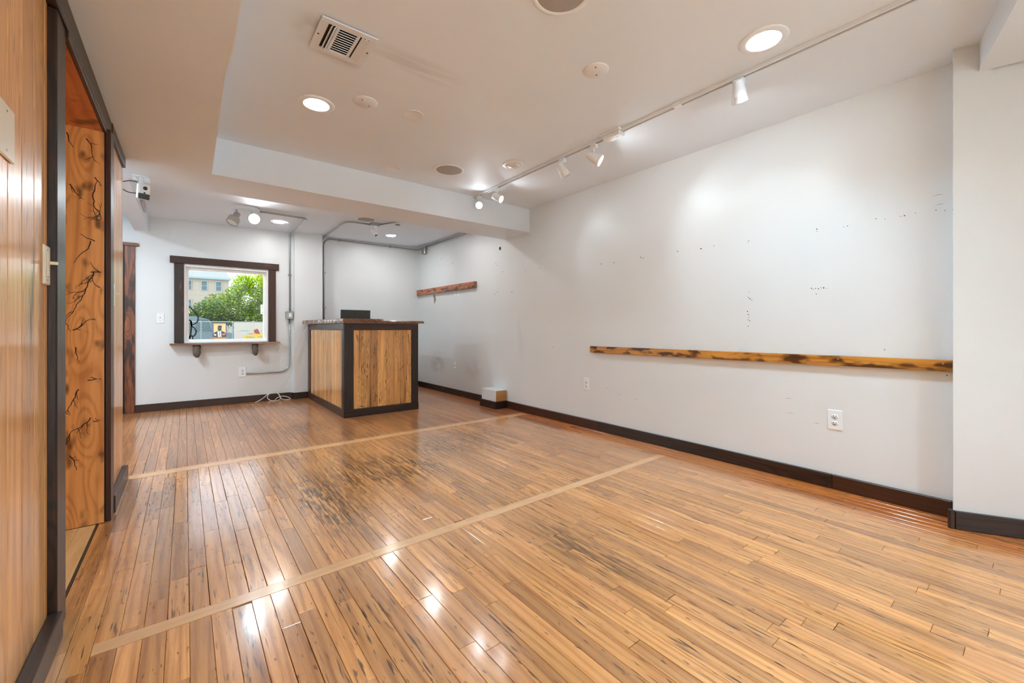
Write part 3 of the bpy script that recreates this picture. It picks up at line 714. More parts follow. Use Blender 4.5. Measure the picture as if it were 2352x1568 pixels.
# ---------------------------------------------------------------- ceiling fittings
def downlight(loc, label, seen=True):
    t = thing('recessed_light', label, 'light', loc)
    MB().lathe([(.100, .0), (.100, -.003), (.096, -.006), (.074, -.008), (.068, -.005), (.068, .0)], 40).build('trim_ring', M['white'], t)
    MB().lathe([(.0685, -.004), (.0655, .02), (.064, .045), (.060, .058)], 40).build('baffle', M['white'], t)
    MB().lathe([(.0005, .0565), (.0595, .0565)], 32).build('lamp', M['led'], t)
    MB().lathe([(.070, .0), (.070, .075), (.0005, .075)], 24).build('can', M['white_metal'], t)
downlight((*DL[0], ZC), 'lit recessed downlight left of the blank covers, near the vent')
downlight((*DL[1], ZC), 'lit recessed downlight beside the near end of the light track')
for q, w in zip(DLR, ('closest overhead', 'nearest the right wall', 'nearest the added shop window')): downlight((*q, ZC), 'unseen recessed downlight added behind the viewpoint, ' + w)
def flatlight(loc, label, glow='led_flat'):
    t = thing('disc_light', label, 'light', loc)
    MB().lathe([(.073, .001), (.073, -.004), (.062, -.006), (.060, -.0045)], 36).build('trim_ring', M['white'], t)
    MB().lathe([(.0005, -.004), (.0605, -.004)], 32).build('lamp', M[glow], t)
flatlight((.89, 5.745, 2.236), 'lit flat ceiling disc above the window wall')
flatlight((2.295, 5.74, 2.263), 'lit flat ceiling disc above the service counter')
flatlight((2.295, 4.45, 2.258), 'lit flat ceiling disc hidden close behind the beam, counter side')
flatlight((-.95, 5.0, 2.197), 'added unseen ceiling disc in the entrance corner left of the pipe chase', 'led_added')  # this disc and the next are unseen, added to brighten the window wall
flatlight((-.95, 4.45, 2.197), 'added unseen ceiling disc in the entrance corner close behind the beam', 'led_added')
def cover(loc, r_, label, screws=True, flush=False):
    t = thing('blank_cover', label, 'cover', loc)
    MB().lathe([(r_, 0), (r_, -.003), (r_ * .95, -.0055), (.0005, -.0058)] if not flush else [(r_, 0), (r_ * .97, -.0035), (r_ * .9, -.001), (.0005, -.001)], 36).build('disc', M['cover'], t)
    if screws:
        for s_ in (-1, 1): MB().cyl((s_ * r_ * .42, s_ * r_ * .32, -.0075), (s_ * r_ * .42, s_ * r_ * .32, -.005), .0035, n=8).build('screw', M['slot'], t)
cover((.837, 2.473, ZC), .067, 'round white blank ceiling cover next to the lit downlight near the vent')
cover((1.124, 2.441, ZC), .063, 'faint painted-over round ceiling cover between downlight and track', False, True)
cover((1.67, 1.438, ZC), .064, 'round white blank ceiling cover with two screws nearest the track')
cover((1.376, 3.369, ZC), .062, 'painted-over round ceiling cover close to the beam', False, True)
def speaker(loc, label, r_=.125):
    t = thing('ceiling_speaker', label, 'speaker', loc)
    MB().lathe([(r_, 0), (r_, -.003), (r_ - .006, -.006), (r_ - .018, -.005), (r_ - .02, -.003)], 44).build('rim', M['white'], t)
    MB().lathe([(r_ - .0185, -.003), (r_ * .5, -.0055), (.0005, -.0065)], 44).build('grille', M['grille'], t)
speaker((1.747, 3.104, ZC), 'round grey-grilled ceiling speaker close to the beam')
speaker((1.177, 1.19, ZC), 'round grey-grilled ceiling speaker at the top edge of the picture', .12)
speaker((1.70, 5.01, 2.248), 'round grey-grilled ceiling speaker beyond the beam above the counter', .118)
t = thing('gimbal_light', 'unlit white eyeball downlight beside the light track', 'light', (2.105, 2.685, ZC))
MB().lathe([(.088, 0), (.088, -.003), (.082, -.006), (.058, -.007), (.054, -.004), (.054, 0)], 40).build('trim_ring', M['white'], t)
MB().lathe([(.0535, -.001), (.050, -.012), (.036, -.021), (.0005, -.0235)], 36).build('eyeball', M['lamp_off'], t)

# air vent: frame plate, centre louvres and side vanes
t = thing('air_vent', 'white square ceiling air vent with dark louvre slots', 'vent', (.4565, 1.888, ZC))
MB().box(.012, .230, .012, .234, -.006, -.0005).build('duct_opening', M['slot'], t)
fr_ = MB().box(0, .242, 0, .030, -.013, -.0062, .0015).box(0, .242, .214, .246, -.013, -.0062, .0015).box(0, .034, .030, .214, -.013, -.0062).box(.212, .242, .030, .214, -.013, -.0062).box(.070, .082, .030, .214, -.013, -.0062).box(.158, .170, .030, .214, -.013, -.0062)
fr_.build('face_plate', M['white_metal'], t)
for j in range(11):
    y_ = .032 + j * .0172
    m = Matrix.Translation((.120, y_ + .004, -.0105)) @ Matrix.Rotation(R(28), 4, 'X')
    MB().box(-.038, .038, -.0045, .0045, -.0012, .0012).xf(m).build('louvre', M['white_metal'], t)
for x_, a_ in ((.046, -50), (.060, -50), (.182, 18), (.199, 18)):
    m = Matrix.Translation((x_ + .003, .122, -.0150)) @ Matrix.Rotation(R(a_), 4, 'Y')
    MB().box(-.0085, .0085, -.092, .092, -.001, .001).xf(m).build('side_vane', M['white_metal'], t)
for x_ in (.012, .230): MB().cyl((x_, .122, -.0145), (x_, .122, -.0125), .004, n=8).build('screw', M['slot'], t)

# ---------------------------------------------------------------- track and its heads
TX = 2.295; TY0 = .10
t = thing('light_track', 'long white ceiling track running parallel to the right wall', 'track', (TX, 0, ZC))
MB().box(-.0175, -.0085, TY0, 3.555, -.022, 0, .002).build('track_side', M['white_metal'], t)
MB().box(.0085, .0175, TY0, 3.555, -.022, 0, .002).build('track_side', M['white_metal'], t)
MB().box(-.0084, .0084, TY0, 3.555, -.010, -.001).build('track_slot', M['slot'], t)
MB().box(-.019, .019, 3.54, 3.560, -.024, 0, .002).build('end_cap', M['white'], t)
MB().box(-.019, .019, 1.33, 1.375, -.0235, 0, .002).build('joiner', M['white'], t)
t = thing('track_feed_box', 'white power feed box clipped on the light track', 'feed box', (TX, 1.83, ZC))
MB().box(-.045, .045, -.085, .085, -.012, 0, .003).build('canopy', M['white'], t); MB().box(-.032, .032, -.078, .062, -.042, -.0125, .004).build('housing', M['white'], t)
MB().cyl((.0, -.04, -.0435), (0, -.04, -.042), .003, n=8).build('screw', M['slot'], t)
def track_head(y, aim, label, lit, shape='cone', stem=.055, scale=1.0, glow='led_small'):
    t = thing('track_spotlight', label, 'spotlight', (TX, y, ZC - .022))
    MB().box(-.016, .016, -.028, .028, -.030, 0, .004).build('adapter', M['white'], t)
    st_ = MB().cyl((0, 0, -.030), (0, 0, -.030 - stem), .0055, n=10); st_.build('stem', M['white'], t)
    d = Vector(aim).normalized(); piv = Vector((0, 0, -.030 - stem - .018))
    m = Matrix.Translation(piv) @ d.to_track_quat('Z', 'Y').to_matrix().to_4x4() @ Matrix.Scale(scale, 4)
    if shape == 'cone': prof = [(.0005, -.055), (.020, -.055), (.023, -.052), (.030, -.015), (.036, .020), (.0365, .022), (.036, .024), (.040, .052), (.0405, .056), (.038, .056)]
    else: prof = [(.0005, -.045), (.026, -.045), (.030, -.040), (.032, 0), (.033, .045), (.034, .050), (.031, .050)]
    MB().lathe(prof, 30, m).build('shade', M['white'], t)
    zl = .052 if shape == 'cone' else .047
    MB().lathe([(.0005, zl), (.0365 if shape == 'cone' else .0312, zl)], 24, m).build('lens', M[glow] if lit else M['lamp_off'], t)
    if lit:
        ld = bpy.data.lights.new('spot_beam', 'SPOT'); ld.energy = lit; ld.spot_size = R(88); ld.spot_blend = .55; ld.shadow_soft_size = .03; ld.color = (.74, .91, 1)
        lo = bpy.data.objects.new('spot_beam', ld); C.objects.link(lo); lo.parent = t
        lo.location = piv + d * (.064 * scale); lo.rotation_euler = d.to_track_quat('-Z', 'Y').to_euler()
    return t
track_head(1.005, (.60, .16, -.78), 'nearest spotlight on the track, hanging almost straight down', SPOT * 1.1, 'cone', .012)
track_head(1.997, (.50, -.68, -.52), 'lit conical track spotlight just beyond the feed box', SPOT * 1.2, 'cone', .045)
track_head(2.311, (.50, -.25, -.83), 'unlit conical track spotlight, third from the near end', 0, 'cone', .040)
track_head(3.169, (.38, -.78, -.50), 'lit white cylindrical track spotlight next to last by the beam', SPOT * .8, 'cyl', .040)
track_head(3.478, (-.50, -.80, -.33), 'glaring track spotlight at the far end, turned to the viewer', SPOT * .35, 'cyl', .040, 1.0, 'led_glare')

# twin spotlight on the back ceiling
t = thing('twin_spotlight', 'ceiling fixture with one grey unlit head and one lit head before the window', 'light', (.51, 5.28, 2.229))
MB().lathe([(.13, 0), (.13, -.012), (.122, -.030), (.0005, -.032)], 36).build('canopy', M['white_metal'], t)
def twin(dx, dy, aim, lit, mat):
    MB().cyl((dx, dy, -.03), (dx, dy, -.075), .007, n=10).build('arm', M['steel'], t)
    d = Vector(aim).normalized(); piv = Vector((dx, dy, -.09)) + d * .03
    m = Matrix.Translation(piv) @ d.to_track_quat('Z', 'Y').to_matrix().to_4x4()
    sh = MB().lathe([(.0005, -.055), (.027, -.055), (.030, -.050), (.030, .0), (.050, .008), (.056, .02), (.056, .075), (.052, .078), (.050, .06)], 30, m).build('head', mat, t)
    MB().lathe([(.0005, .070), (.0505, .070)], 24, m).build('bulb', M['led_twin'] if lit else M['lamp_off'], sh)
    if lit:
        ld = bpy.data.lights.new('spot_beam', 'SPOT'); ld.energy = lit; ld.spot_size = R(120); ld.spot_blend = .6; ld.shadow_soft_size = .045; ld.color = (.74, .91, 1)
        lo = bpy.data.objects.new('spot_beam', ld); C.objects.link(lo); lo.parent = t; lo.location = piv + d * .085; lo.rotation_euler = d.to_track_quat('-Z', 'Y').to_euler()
twin(-.085, -.02, (-.35, -.25, -.75), 0, M['grille'])
twin(.055, .0, (.10, -.85, -.28), 4.0, M['white_metal'])

# security cameras and small detectors
t = thing('security_camera', 'white cube security camera under the soffit above the plank wall corner', 'camera', (-.245, 3.93, ZS))
MB().box(-.045, .045, -.03, .03, -.012, 0, .003).build('mount_plate', M['white'], t)
MB().box(-.012, .012, -.015, .015, -.05, -.0125, .003).build('arm', M['white'], t)
MB().box(-.045, -.02, -.02, .02, -.035, -.0125, .003).build('bracket', M['white'], t); MB().box(.015, .048, -.02, .02, -.04, -.0125, .003).build('bracket', M['white'], t)
m = Matrix.Translation((.012, -.02, -.108)) @ Matrix.Rotation(R(20), 4, 'Z') @ Matrix.Rotation(R(12), 4, 'X')
hd = MB().box(-.033, .033, -.02, .02, -.058, .05, .008).xf(m).build('body', M['white'], t)
MB().box(-.031, .031, -.0225, -.0205, -.056, -.018, .0008).xf(m).build('face_band', M['smoked'], hd)
MB().lathe([(.0005, .001), (.011, .001), (.0125, .0), (.0125, -.004)], 20, m @ Matrix.Translation((.004, -.0215, .020)) @ Matrix.Rotation(R(90), 4, 'X')).build('lens', M['black'], hd)
MB().lathe([(.0005, .001), (.005, .001), (.006, -.003)], 14, m @ Matrix.Translation((.002, -.0215, -.012)) @ Matrix.Rotation(R(90), 4, 'X')).build('sensor', M['black'], hd)
MB().tube(smooth_path([(-.02, 0, -.125), (-.07, 0, -.125), (-.12, 0, -.095), (-.19, 0, -.06)]), .003, 6).build('cable', M['black'], t)
MB().tube(smooth_path([(-.02, 0, -.045), (-.06, 0, -.045), (-.10, 0, -.058), (-.19, 0, -.062)]), .003, 6).build('cable', M['black'], t)
t = thing('motion_sensor', 'small beige box fixed to the side of the pipe chase near the ceiling', 'sensor', (-.331, 5.40, 2.155))
MB().box(0, .018, -.22, .22, -.035, .035, .004).build('body', plain('beige_plastic', (.50, .46, .42), .5), t)
t = thing('security_camera', 'small white bullet camera hanging from a steel box above the counter', 'camera', (1.85, 5.15, 2.253))
MB().box(-.05, .06, -.03, .03, -.035, 0, .003).build('steel_box', M['steel'], t)
MB().lathe([(.030, -.0355), (.030, -.042), (.012, -.048), (.0005, -.048)], 20).build('base', M['white'], t)
MB().cyl((0, 0, -.048), (.005, -.005, -.10), .006, n=10).build('arm', M['white'], t)
m = Matrix.Translation((-.02, -.03, -.125)) @ Vector((.35, -.55, -.65)).to_track_quat('Z', 'Y').to_matrix().to_4x4()
b_ = MB().box(-.019, .019, -.022, .022, -.05, .05, .006).xf(m).build('body', M['white'], t); MB().box(-.015, .015, -.017, .017, .0505, .053, .001).xf(m).build('face', M['smoked'], b_)
MB().tube(smooth_path([(.01, -.005, -.06), (.035, -.01, -.08), (.03, -.02, -.115), (0, -.03, -.13)]), .003, 6).build('cable', M['white'], t)
t = thing('security_camera', 'little white camera peeking from behind the beam above the counter', 'camera', (2.08, 4.99, 2.257))
MB().box(-.03, .04, -.03, .03, -.018, 0, .004).build('mount_plate', M['white'], t); MB().box(-.022, .03, -.024, .024, -.03, -.0185, .003).build('face', M['smoked'], t)
t = thing('access_plate', 'small painted plate under the beam near the right wall', 'plate', (2.54, 3.76, ZS))
MB().box(-.06, .06, -.03, .03, -.004, 0, .0015).build('plate', M['cover'], t); MB().cyl((0, 0, -.005), (0, 0, -.004), .003, n=8).build('screw', M['cover'], t)
t = thing('cable_plug', 'small black plug in the right wall below the beam', 'plug', (XW, 4.132, 1.925))
MB().box(-.008, 0, -.012, .012, -.018, .018, .002).build('body', M['black'], t); MB().box(-.010, -.0081, -.006, .006, -.008, .008, .001).build('cap', M['slot'], t)
for i_, (y_, z_) in enumerate(((5.225, 1.43), (5.13, 1.428))):
    t = thing('adhesive_hook', ('left', 'right')[i_] + ' of the two white adhesive hooks under the high scorched board', 'hook', (XW, y_, z_))
    MB().box(-.003, 0, -.022, .022, -.032, .045, .001).build('strip', M['white'], t); MB().box(-.010, -.0031, -.012, .012, -.032, -.022, .002).build('hook', M['white'], t)

# marks on the walls: nail holes, chips and repaired patches
mk = MB(); md = MB(); rr = random.Random(21)
def chip(mb, y, z, r_, x=XW):
    n = 7; v = [(x - .0006, y + r_ * rr.uniform(.6, 1.2) * math.cos(2 * math.pi * q / n), z + r_ * rr.uniform(.6, 1.2) * math.sin(2 * math.pi * q / n)) for q in range(n)]
    mb.add(v, [list(range(n))])
def wall_pt(px, py):
    u = (px - 1176) / F; s_ = XW / (SY + u * CY); return (CY - u * SY) * s_, .95 + (753.5 - py) / F * s_
HOLES = [(1864, 662), (1868, 664), (1873, 662), (1880, 663), (1886, 661), (1892, 661), (1899, 662), (1875, 675), (1720, 553), (1718, 556), (1722, 671), (1719, 683), (1723, 686), (1727, 689), (1717, 715), (1719, 722), (1720, 729), (1718, 734), (1722, 736), (1719, 749),
         (2012, 502), (2032, 503), (2069, 497), (2078, 495), (2103, 489), (2150, 482), (2170, 483), (2188, 481), (1876, 526), (1877, 531), (1938, 521), (1947, 519), (1380, 606), (1410, 603), (1472, 591), (1478, 593), (1557, 577), (1640, 564), (1610, 571), (1139, 605), (1142, 609), (1155, 624), (1141, 668), (1144, 671), (1137, 676), (1176, 671), (1240, 616), (1207, 621), (1270, 797), (1014, 594), (1040, 604), (2032, 803), (2175, 862)]
for (px, py) in HOLES:
    y_, z_ = wall_pt(px, py); chip(md if rr.random() < .4 else mk, y_, z_, .0026 * (1 + y_ * .35) * rr.uniform(.7, 1.3))
for (px, py, l) in ((1400, 891, .05), (1428, 907, .05), (1465, 918, .04), (1822, 916, .05), (1825, 950, .05), (2170, 445, .05), (2172, 467, .04), (1885, 973, .04), (1120, 720, .02)):
    y_, z_ = wall_pt(px, py); mk.add([(XW - .0006, y_, z_), (XW - .0006, y_ + l * .5, z_ + .0022), (XW - .0006, y_ + l, z_ - .003), (XW - .0006, y_ + l * .5, z_ + .0004)], [(0, 1, 2, 3)])
mk.build('nail_marks', M['hole'], wall_right); md.build('nail_holes', M['hole_dark'], wall_right)
mb = MB()
y_, z_ = wall_pt(998, 684); v = [(XW - .0008, y_ + dy, z_ + dz) for dy, dz in ((.03, .05), (.005, .055), (-.02, .03), (-.05, -.01), (-.045, -.05), (-.015, -.07), (.0, -.11), (.015, -.06), (.02, 0), (.045, .015))]
mb.add(v, [list(range(len(v)))]); mb.build('torn_plaster', M['bare_plaster'], wall_right)

# ---------------------------------------------------------------- outside the window
M['asphalt'] = plain('street_asphalt', (.20, .20, .20), .9, 0, .2, .2, scale=3)
M['pave'] = plain('pavement', (.20, .19, .19), .9, 0, .2, .12, scale=4)
M['galv'] = plain('fence_galvanised', (.22, .28, .27), .45, .5)
M['siding'] = plain('pale_siding', (.40, .36, .29), .8, 0, 0, .05, scale=.5)
M['roofing'] = plain('pale_roofing', (.46, .50, .50), .8, 0, 0, .06, scale=.5)
M['far_glass'] = plain('far_window_pane', (.07, .11, .13), .15)
M['teal_trim'] = plain('teal_window_trim', (.28, .40, .40), .6)
M['trunk'] = plain('tree_bark', (.16, .11, .07), .9, 0, .6, .3)
M['polewood'] = plain('weathered_pole', (.24, .15, .085), .9, 0, .6, .3, scale=6)
M['yellow'] = plain('print_yellow', (0.570, 0.409, 0.062), .6, 0, 0, .1); M['amber'] = plain('print_amber', (0.589, 0.459, 0.186), .6, 0, 0, .1, scale=5)
M['purple'] = plain('print_purple', (0.099, 0.056, 0.174), .6); M['print_dark'] = plain('print_dark', (.035, .03, .045), .6); M['skin_print'] = plain('print_brown', (.16, .075, .045), .6)
M['print_white'] = plain('print_white', (0.546, 0.533, 0.508), .6); M['print_pink'] = plain('print_pink', (0.527, 0.205, 0.174), .6); M['print_teal'] = plain('print_teal', (0.124, 0.341, 0.322), .6)
M['print_red'] = plain('print_red', (0.279, 0.056, 0.031), .6); M['print_green'] = plain('print_green', (0.136, 0.223, 0.050), .6); M['print_orange'] = plain('print_orange', (0.558, 0.310, 0.136), .6)
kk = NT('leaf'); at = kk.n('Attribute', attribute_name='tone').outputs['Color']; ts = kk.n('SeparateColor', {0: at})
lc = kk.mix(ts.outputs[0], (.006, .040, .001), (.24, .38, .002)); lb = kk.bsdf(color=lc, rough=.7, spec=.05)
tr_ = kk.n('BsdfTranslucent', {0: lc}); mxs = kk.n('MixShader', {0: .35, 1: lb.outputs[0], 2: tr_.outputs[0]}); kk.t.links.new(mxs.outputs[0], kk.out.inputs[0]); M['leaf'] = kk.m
ZG = -.25
g_ = struct(MB().box(-60, 70, YF + .3, 120, ZG - .2, ZG).build('ground_street', M['asphalt'])); struct(MB().box(-30, 40, YF + .16, 9.2, ZG, ZG + .06).build('ground_pavement', M['pave'])); struct(MB().box(-30, 40, 15.4, 30, ZG, ZG + .05).build('ground_lot', M['pave']))
struct(MB().box(-40, 40, -40, YR - .2, ZG - .2, ZG).build('ground_rear', plain('pale_bounce_ground', (.78, .78, .77), .9, 0, 0, .06, scale=2)))  # unseen ground, made pale to bounce sunlight up to the ceiling

# chain-link fence: posts, rails and woven wire
FY = 17.0
t = thing('chain_link_fence', 'galvanised chain-link fence across the street outside the window', 'fence', (0, FY, ZG))
FT = 1.17 - ZG
for px_ in (-5.3, -2.45, .407, 1.27, 4.1, 6.9): MB().cyl((px_, 0, 0), (px_, 0, FT + .02), .022, n=8).build('post', M['galv'], t)
for z_ in (FT - .01, .35): MB().cyl((-5.3, 0, z_), (6.9, 0, z_), .017, n=8).build('rail', M['galv'], t)
mb = MB(); st_ = .085; hgt = FT - .1
n_ = int((12.2 + hgt) / st_)
for j in range(n_):
    for s_ in (1, -1):
        xa = -5.3 - hgt + j * st_ if s_ > 0 else -5.3 + j * st_; xb = xa + hgt * s_; za, zb = .06, .06 + hgt
        if s_ < 0: xa, xb = xa, xa - hgt
        def cl(x_a, z_a, x_b, z_b):
            lo_, hi_ = -5.3, 6.9
            if max(x_a, x_b) < lo_ or min(x_a, x_b) > hi_: return None
            f = lambda x_: z_a + (z_b - z_a) * (x_ - x_a) / (x_b - x_a)
            A, B = max(lo_, min(x_a, x_b)), min(hi_, max(x_a, x_b)); return A, f(A), B, f(B)
        q = cl(xa, za, xb, zb)
        if q:
            w = .006; mb.add([(q[0], -.004 * s_, q[1] - w), (q[2], -.004 * s_, q[3] - w), (q[2], -.004 * s_, q[3] + w), (q[0], -.004 * s_, q[1] + w), (q[0], -.004 * s_ + .006, q[1]), (q[2], -.004 * s_ + .006, q[3])], [(0, 1, 2, 3), (0, 4, 5, 1), (3, 2, 5, 4)])
o = mb.build('woven_wire', M['galv'], t); o['kind'] = 'stuff'

def text_mesh(s, size, mat, parent, loc, name):
    cu = bpy.data.curves.new('lettering', 'FONT'); cu.body = s; cu.size = size; cu.align_x = 'CENTER'; cu.extrude = .001
    tmp = bpy.data.objects.new('lettering', cu); C.objects.link(tmp); bpy.context.view_layer.update()
    me = bpy.data.meshes.new_from_object(tmp.evaluated_get(bpy.context.evaluated_depsgraph_get())); bpy.data.objects.remove(tmp); me.materials.clear(); me.materials.append(mat)
    o = bpy.data.objects.new(name, me); C.objects.link(o); o.parent = parent; o.location = loc; o.rotation_euler = (R(90), 0, 0); return o
t = thing('campaign_poster', 'yellow campaign poster with a suited bearded man tied to the fence', 'poster', (.897, FY - .03, .53))
MB().box(-.19, .19, -.004, .004, 0, .595, .001).build('backing', M['purple'], t)
MB().box(-.162, .170, -.006, -.0041, .06, .575).build('print_ground', M['amber'], t)
def flat(pts, y, mat, name): MB().add([(a, y, b) for a, b in pts], [list(range(len(pts)))]).build(name, mat, t)
ell = lambda cx, cz, rx, rz, n=20: [(cx + rx * math.cos(2 * math.pi * q / n), cz + rz * math.sin(2 * math.pi * q / n)) for q in range(n)]
flat([(-.162, .19), (-.15, .27), (-.05, .33), (.06, .33), (.15, .28), (.170, .22), (.17, .13), (-.162, .13)], -.0065, M['print_dark'], 'suit_print')
flat([(-.045, .13), (-.06, .30), (-.02, .335), (.045, .335), (.055, .13)], -.007, M['print_white'], 'shirt_print')
flat([(-.004, .15), (-.008, .30), (.008, .30), (.006, .15)], -.0072, M['print_dark'], 'tie_print')
flat(ell(.0, .425, .056, .082), -.0075, M['skin_print'], 'head_print'); flat(ell(.005, .37, .05, .045), -.0078, M['print_dark'], 'beard_print'); flat(ell(.01, .475, .056, .038), -.0078, M['print_dark'], 'hair_print')
flat(ell(.115, .215, .045, .03), -.0076, M['print_pink'], 'badge_print'); flat(ell(-.12, .20, .034, .03), -.0076, M['print_white'], 'badge_print')
MB().box(-.19, .19, -.0068, -.0062, .075, .135).build('band_print', M['print_red'], t); MB().box(-.19, .19, -.0068, -.0062, .018, .058).build('band_print', M['yellow'], t)
text_mesh('FOR CONGRESS', .062, M['yellow'], t, (0, -.0085, .082), 'lettering')
for j in range(7): MB().box(-.14 + j * .042, -.118 + j * .042, -.0075, -.0065, .535, .562).build('name_mark', M['print_orange'], t)
t = thing('fence_banner', 'wide pale hand-painted banner with yellow blooms hung on the fence', 'banner', (1.80, FY - .03, .56))
MB().box(-.50, .52, -.004, .004, 0, .585, .001).build('cloth', plain('banner_cloth', (.46, .43, .37), .8, 0, 0, .08, scale=3), t)
br_ = random.Random(9)
def flat2(pts, y, mat, name): MB().add([(a, y, b) for a, b in pts], [list(range(len(pts)))]).build(name, mat, t)
def blobpts(cx, cz, rx, rz): return [(cx + rx * br_.uniform(.7, 1.1) * math.cos(2 * math.pi * q / 14), cz + rz * br_.uniform(.7, 1.1) * math.sin(2 * math.pi * q / 14)) for q in range(14)]
for (cx, cz, rx, rz, m_) in ((.20, .12, .22, .09, 'yellow'), (-.12, .09, .16, .07, 'yellow'), (.36, .17, .10, .07, 'yellow'), (.02, .19, .10, .05, 'print_orange'), (.15, .28, .085, .10, 'print_red'), (.19, .22, .07, .06, 'print_red'), (.40, .32, .05, .04, 'print_teal')):
    flat2(blobpts(cx, cz, rx, rz), -.005 - br_.uniform(0, .001), M[m_], 'painted_bloom')
def script(cx, cz, w, h, m_):
    mb = MB(); pts = []; n = int(w / .022)
    for j in range(n): pts.append((cx + j * w / n + br_.uniform(-.006, .006), cz + (h if j % 2 else -h) * br_.uniform(.4, 1)))
    ribbon(mb, pts, .0055, lambda u, v: (u, -.0072, v)); mb.build('painted_script', M[m_], t)
script(-.34, .30, .30, .02, 'print_teal'); script(.02, .31, .10, .018, 'print_orange'); script(.28, .29, .22, .028, 'print_teal'); script(-.12, .20, .20, .02, 'print_teal'); script(-.16, .08, .26, .025, 'print_green'); script(.20, .09, .22, .022, 'print_green')
t = thing('parking_sign', 'small white street sign on a thin post at the window right edge', 'sign', (2.00, 15.9, ZG))
MB().cyl((.02, 0, 0), (.02, 0, 1.85), .014, n=8).build('post', M['galv'], t)
pl_ = MB().box(-.055, .105, -.022, -.016, 1.66, 1.97, .002).build('panel', M['print_white'], t)
for z_, w_ in ((1.92, .05), (1.86, .06), (1.78, .03), (1.70, .06)): MB().box(.02 - w_ / 2 * 1.2, .02 + w_ / 2 * 1.2, -.024, -.0222, z_, z_ + .02).build('lettering_mark', M['print_dark'], pl_)

# tree
t = thing('street_tree', 'leafy bright green tree rising behind the fence', 'tree', (2.1, 25.5, ZG))
MB().tube([(0, 0, 0), (.03, .02, .8), (-.02, 0, 1.6), (.1, .05, 2.6)], [.13, .11, .09, .05], 10).build('trunk', M['trunk'], t)
for dx, dz in ((-.9, 1.2), (.8, 1.6), (-.5, 1.9), (1.1, .9)): MB().tube([(0, 0, 1.0), (dx * .5, .1, 1.0 + dz * .6), (dx, .1, 1.0 + dz)], [.06, .04, .015], 6).build('branch', M['trunk'], t)
lr = random.Random(2); mb = MB(); V = []; Fc = []; T = []
BL = [(-1.35, 0, 1.95, .65, .6, .55), (-.75, .2, 2.35, .7, .7, .6), (-.2, -.1, 1.95, .9, .8, .7), (-1.0, -.2, 1.75, .8, .6, .5), (.5, 0, 2.7, .85, .8, .85), (.9, .2, 3.4, .75, .7, .65), (.25, .1, 3.45, .5, .6, .55), (1.2, 0, 2.2, .8, .7, .8), (.4, -.2, 1.7, 1.0, .7, .5), (1.6, .2, 2.9, .7, .6, .9), (-.1, .2, 2.9, .45, .5, .5), (-1.6, 0, 1.75, .45, .4, .25), (2.4, .3, 2.4, .9, .7, 1.2)]
for (bx, by, bz, rx, ry, rz) in BL:
    n_ = int(2800 * (rx * rz) ** .8)
    for q in range(n_):
        d = Vector((lr.gauss(0, 1), lr.gauss(0, 1), lr.gauss(0, 1))).normalized(); rad = lr.uniform(.55, 1.08)
        p = Vector((bx + d.x * rx * rad, by + d.y * ry * rad, bz + d.z * rz * rad))
        a = Vector((lr.gauss(0, 1), lr.gauss(0, 1), lr.gauss(0, .6))).normalized(); b = a.orthogonal().normalized(); sz = lr.uniform(.035, .075)
        tone = min(1, max(0, .22 + .22 * (p.z - 1.6) + .18 * p.x + lr.uniform(-.25, .3)))  # leaves lighter upward and to the right, sunlight put into their colour
        mb.add([p - a * sz, p + b * sz * .5, p + a * sz, p - b * sz * .5], [(0, 1, 2, 3)], tone=(tone, .5, .5))
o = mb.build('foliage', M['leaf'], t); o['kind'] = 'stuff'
t = thing('low_shrub', 'dark green weeds growing at the foot of the fence', 'shrub', (.25, FY - .5, ZG)); mb = MB()
for q in range(900):
    p = Vector((lr.uniform(-.9, 1.3), lr.uniform(-.3, .25), 0)); h_ = max(.05, .82 - .5 * abs(p.x + .2)) ; p.z = lr.uniform(.0, h_)
    a = Vector((lr.gauss(0, 1), lr.gauss(0, 1), lr.gauss(0, 1))).normalized(); b = a.orthogonal().normalized(); sz = lr.uniform(.025, .05)
    mb.add([p - a * sz, p + b * sz * .5, p + a * sz, p - b * sz * .5], [(0, 1, 2, 3)], tone=(lr.uniform(0, .45), .5, .5))
mb.build('leaves', M['leaf'], t)['kind'] = 'stuff'
MB().tube([(0, 0, 0), (.02, 0, .3), (.0, .02, .7)], [.012, .01, .005], 6).build('stem', M['trunk'], t)
# utility pole, wires, street lamp
t = thing('utility_pole', 'brown wooden utility pole beside the tree', 'pole', (3.30, 27.0, ZG))
MB().tube([(0, 0, 0), (0, 0, 4), (-.02, 0, 9.0)], [.15, .14, .11], 12).build('shaft', M['polewood'], t); MB().box(-1.0, 1.0, -.06, .06, 8.2, 8.32, .01, g=0).build('crossarm', M['polewood'], t)
for (za, zb) in ((6.1, 4.6), (5.2, 5.3)):
    mb = MB(); mb.tube([(-.1, 0, za + .25), (-6, 3, (za + zb) / 2 + .15), (-16, 9, zb + .25)], .012, 6); mb.build('wire', M['black'], t)
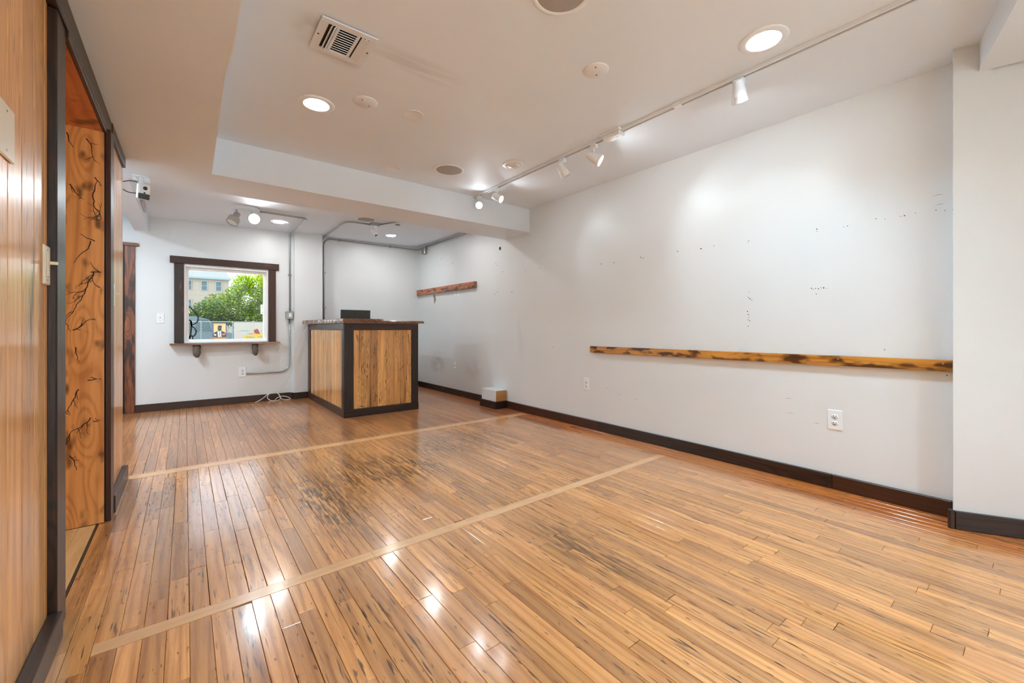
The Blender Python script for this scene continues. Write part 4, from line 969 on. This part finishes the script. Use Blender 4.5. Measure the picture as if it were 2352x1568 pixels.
# far row house
t = thing('row_house', 'pale sided row house with dark sash windows behind the tree', 'building', (-3.2, 75.0, ZG))
MB().box(-9, 8.3, 0, 9, 0, 8.55).build('body', M['siding'], t)
MB().prism([(-9.3, 8.5), (8.6, 8.5), (7.2, 10.6), (-7.9, 10.6)], 0, 9.6).xf(Matrix.Translation((0, -.3, 0)) @ Matrix(((1, 0, 0, 0), (0, 0, 1, 0), (0, 1, 0, 0), (0, 0, 0, 1)))).build('roof', M['roofing'], t)
MB().box(-9.3, 8.6, -.35, 0, 8.30, 8.52).build('cornice', M['teal_trim'], t)
for j in range(34): MB().box(-9, 8.3, -.025, 0, .35 + j * .23, .37 + j * .23).build('siding_course', M['siding'], t)
for cx in (-6.5, -4.9, -3.25, -1.55, .1, 1.8, 3.55, 5.35, 7.05):
    for z0, z1 in ((6.70, 7.95), (4.0, 5.25)):
        w_ = MB().box(cx - .40, cx + .40, -.07, .02, z0 - .08, z1 + .10).build('window', M['teal_trim'], t)
        MB().box(cx - .30, cx + .30, -.09, -.071, z0, (z0 + z1) / 2 - .03).build('pane', M['far_glass'], w_); MB().box(cx - .30, cx + .30, -.09, -.071, (z0 + z1) / 2 + .03, z1).build('pane', M['far_glass'], w_)
sg = MB().box(-1, 7.5, -.25, -.03, 2.75, 3.75).build('shop_sign', plain('shop_sign_cream', (.52, .45, .24), .7), t)
text_mesh('NY', .6, M['print_dark'], sg, (3.9, -.26, 2.95), 'lettering')
MB().box(-1, 7.5, -.12, 0, .3, 2.6).build('shop_front', M['far_glass'], t)
t = thing('parked_car', 'grey-blue car parked behind the fence at the window left side', 'car', (-.9, 21.0, ZG))
vp = [(-2.4, .30), (-2.42, .85), (-1.9, 1.0), (-1.3, 1.62), (1.2, 1.66), (1.62, 1.55), (1.95, 1.05), (2.72, .98), (2.78, .35)]
mv = Matrix(((1, 0, 0, 0), (0, 0, 1, 0), (0, 1, 0, 0), (0, 0, 0, 1)))
cb_ = MB().prism(vp, -.85, .85).xf(mv).build('body', plain('car_paint', (.12, .18, .21), .35, 0, 0, .05, coat=.3), t)
for xa, xb in ((-1.25, -.1), (.0, 1.1), (1.18, 1.72)):
    MB().prism([(xa, 1.08), (xa + .08, 1.54), (xb - .12, 1.54), (xb, 1.08)], -.87, .87).xf(mv).build('side_window', M['far_glass'], cb_)
MB().box(-2.45, 2.80, -.875, .875, .62, .68, .005).build('trim_band', M['galv'], t)
for x_ in (-1.55, 1.85): MB().cyl((x_, -.88, .33), (x_, .88, .33), .33, n=18).build('wheel', M['black'], t)
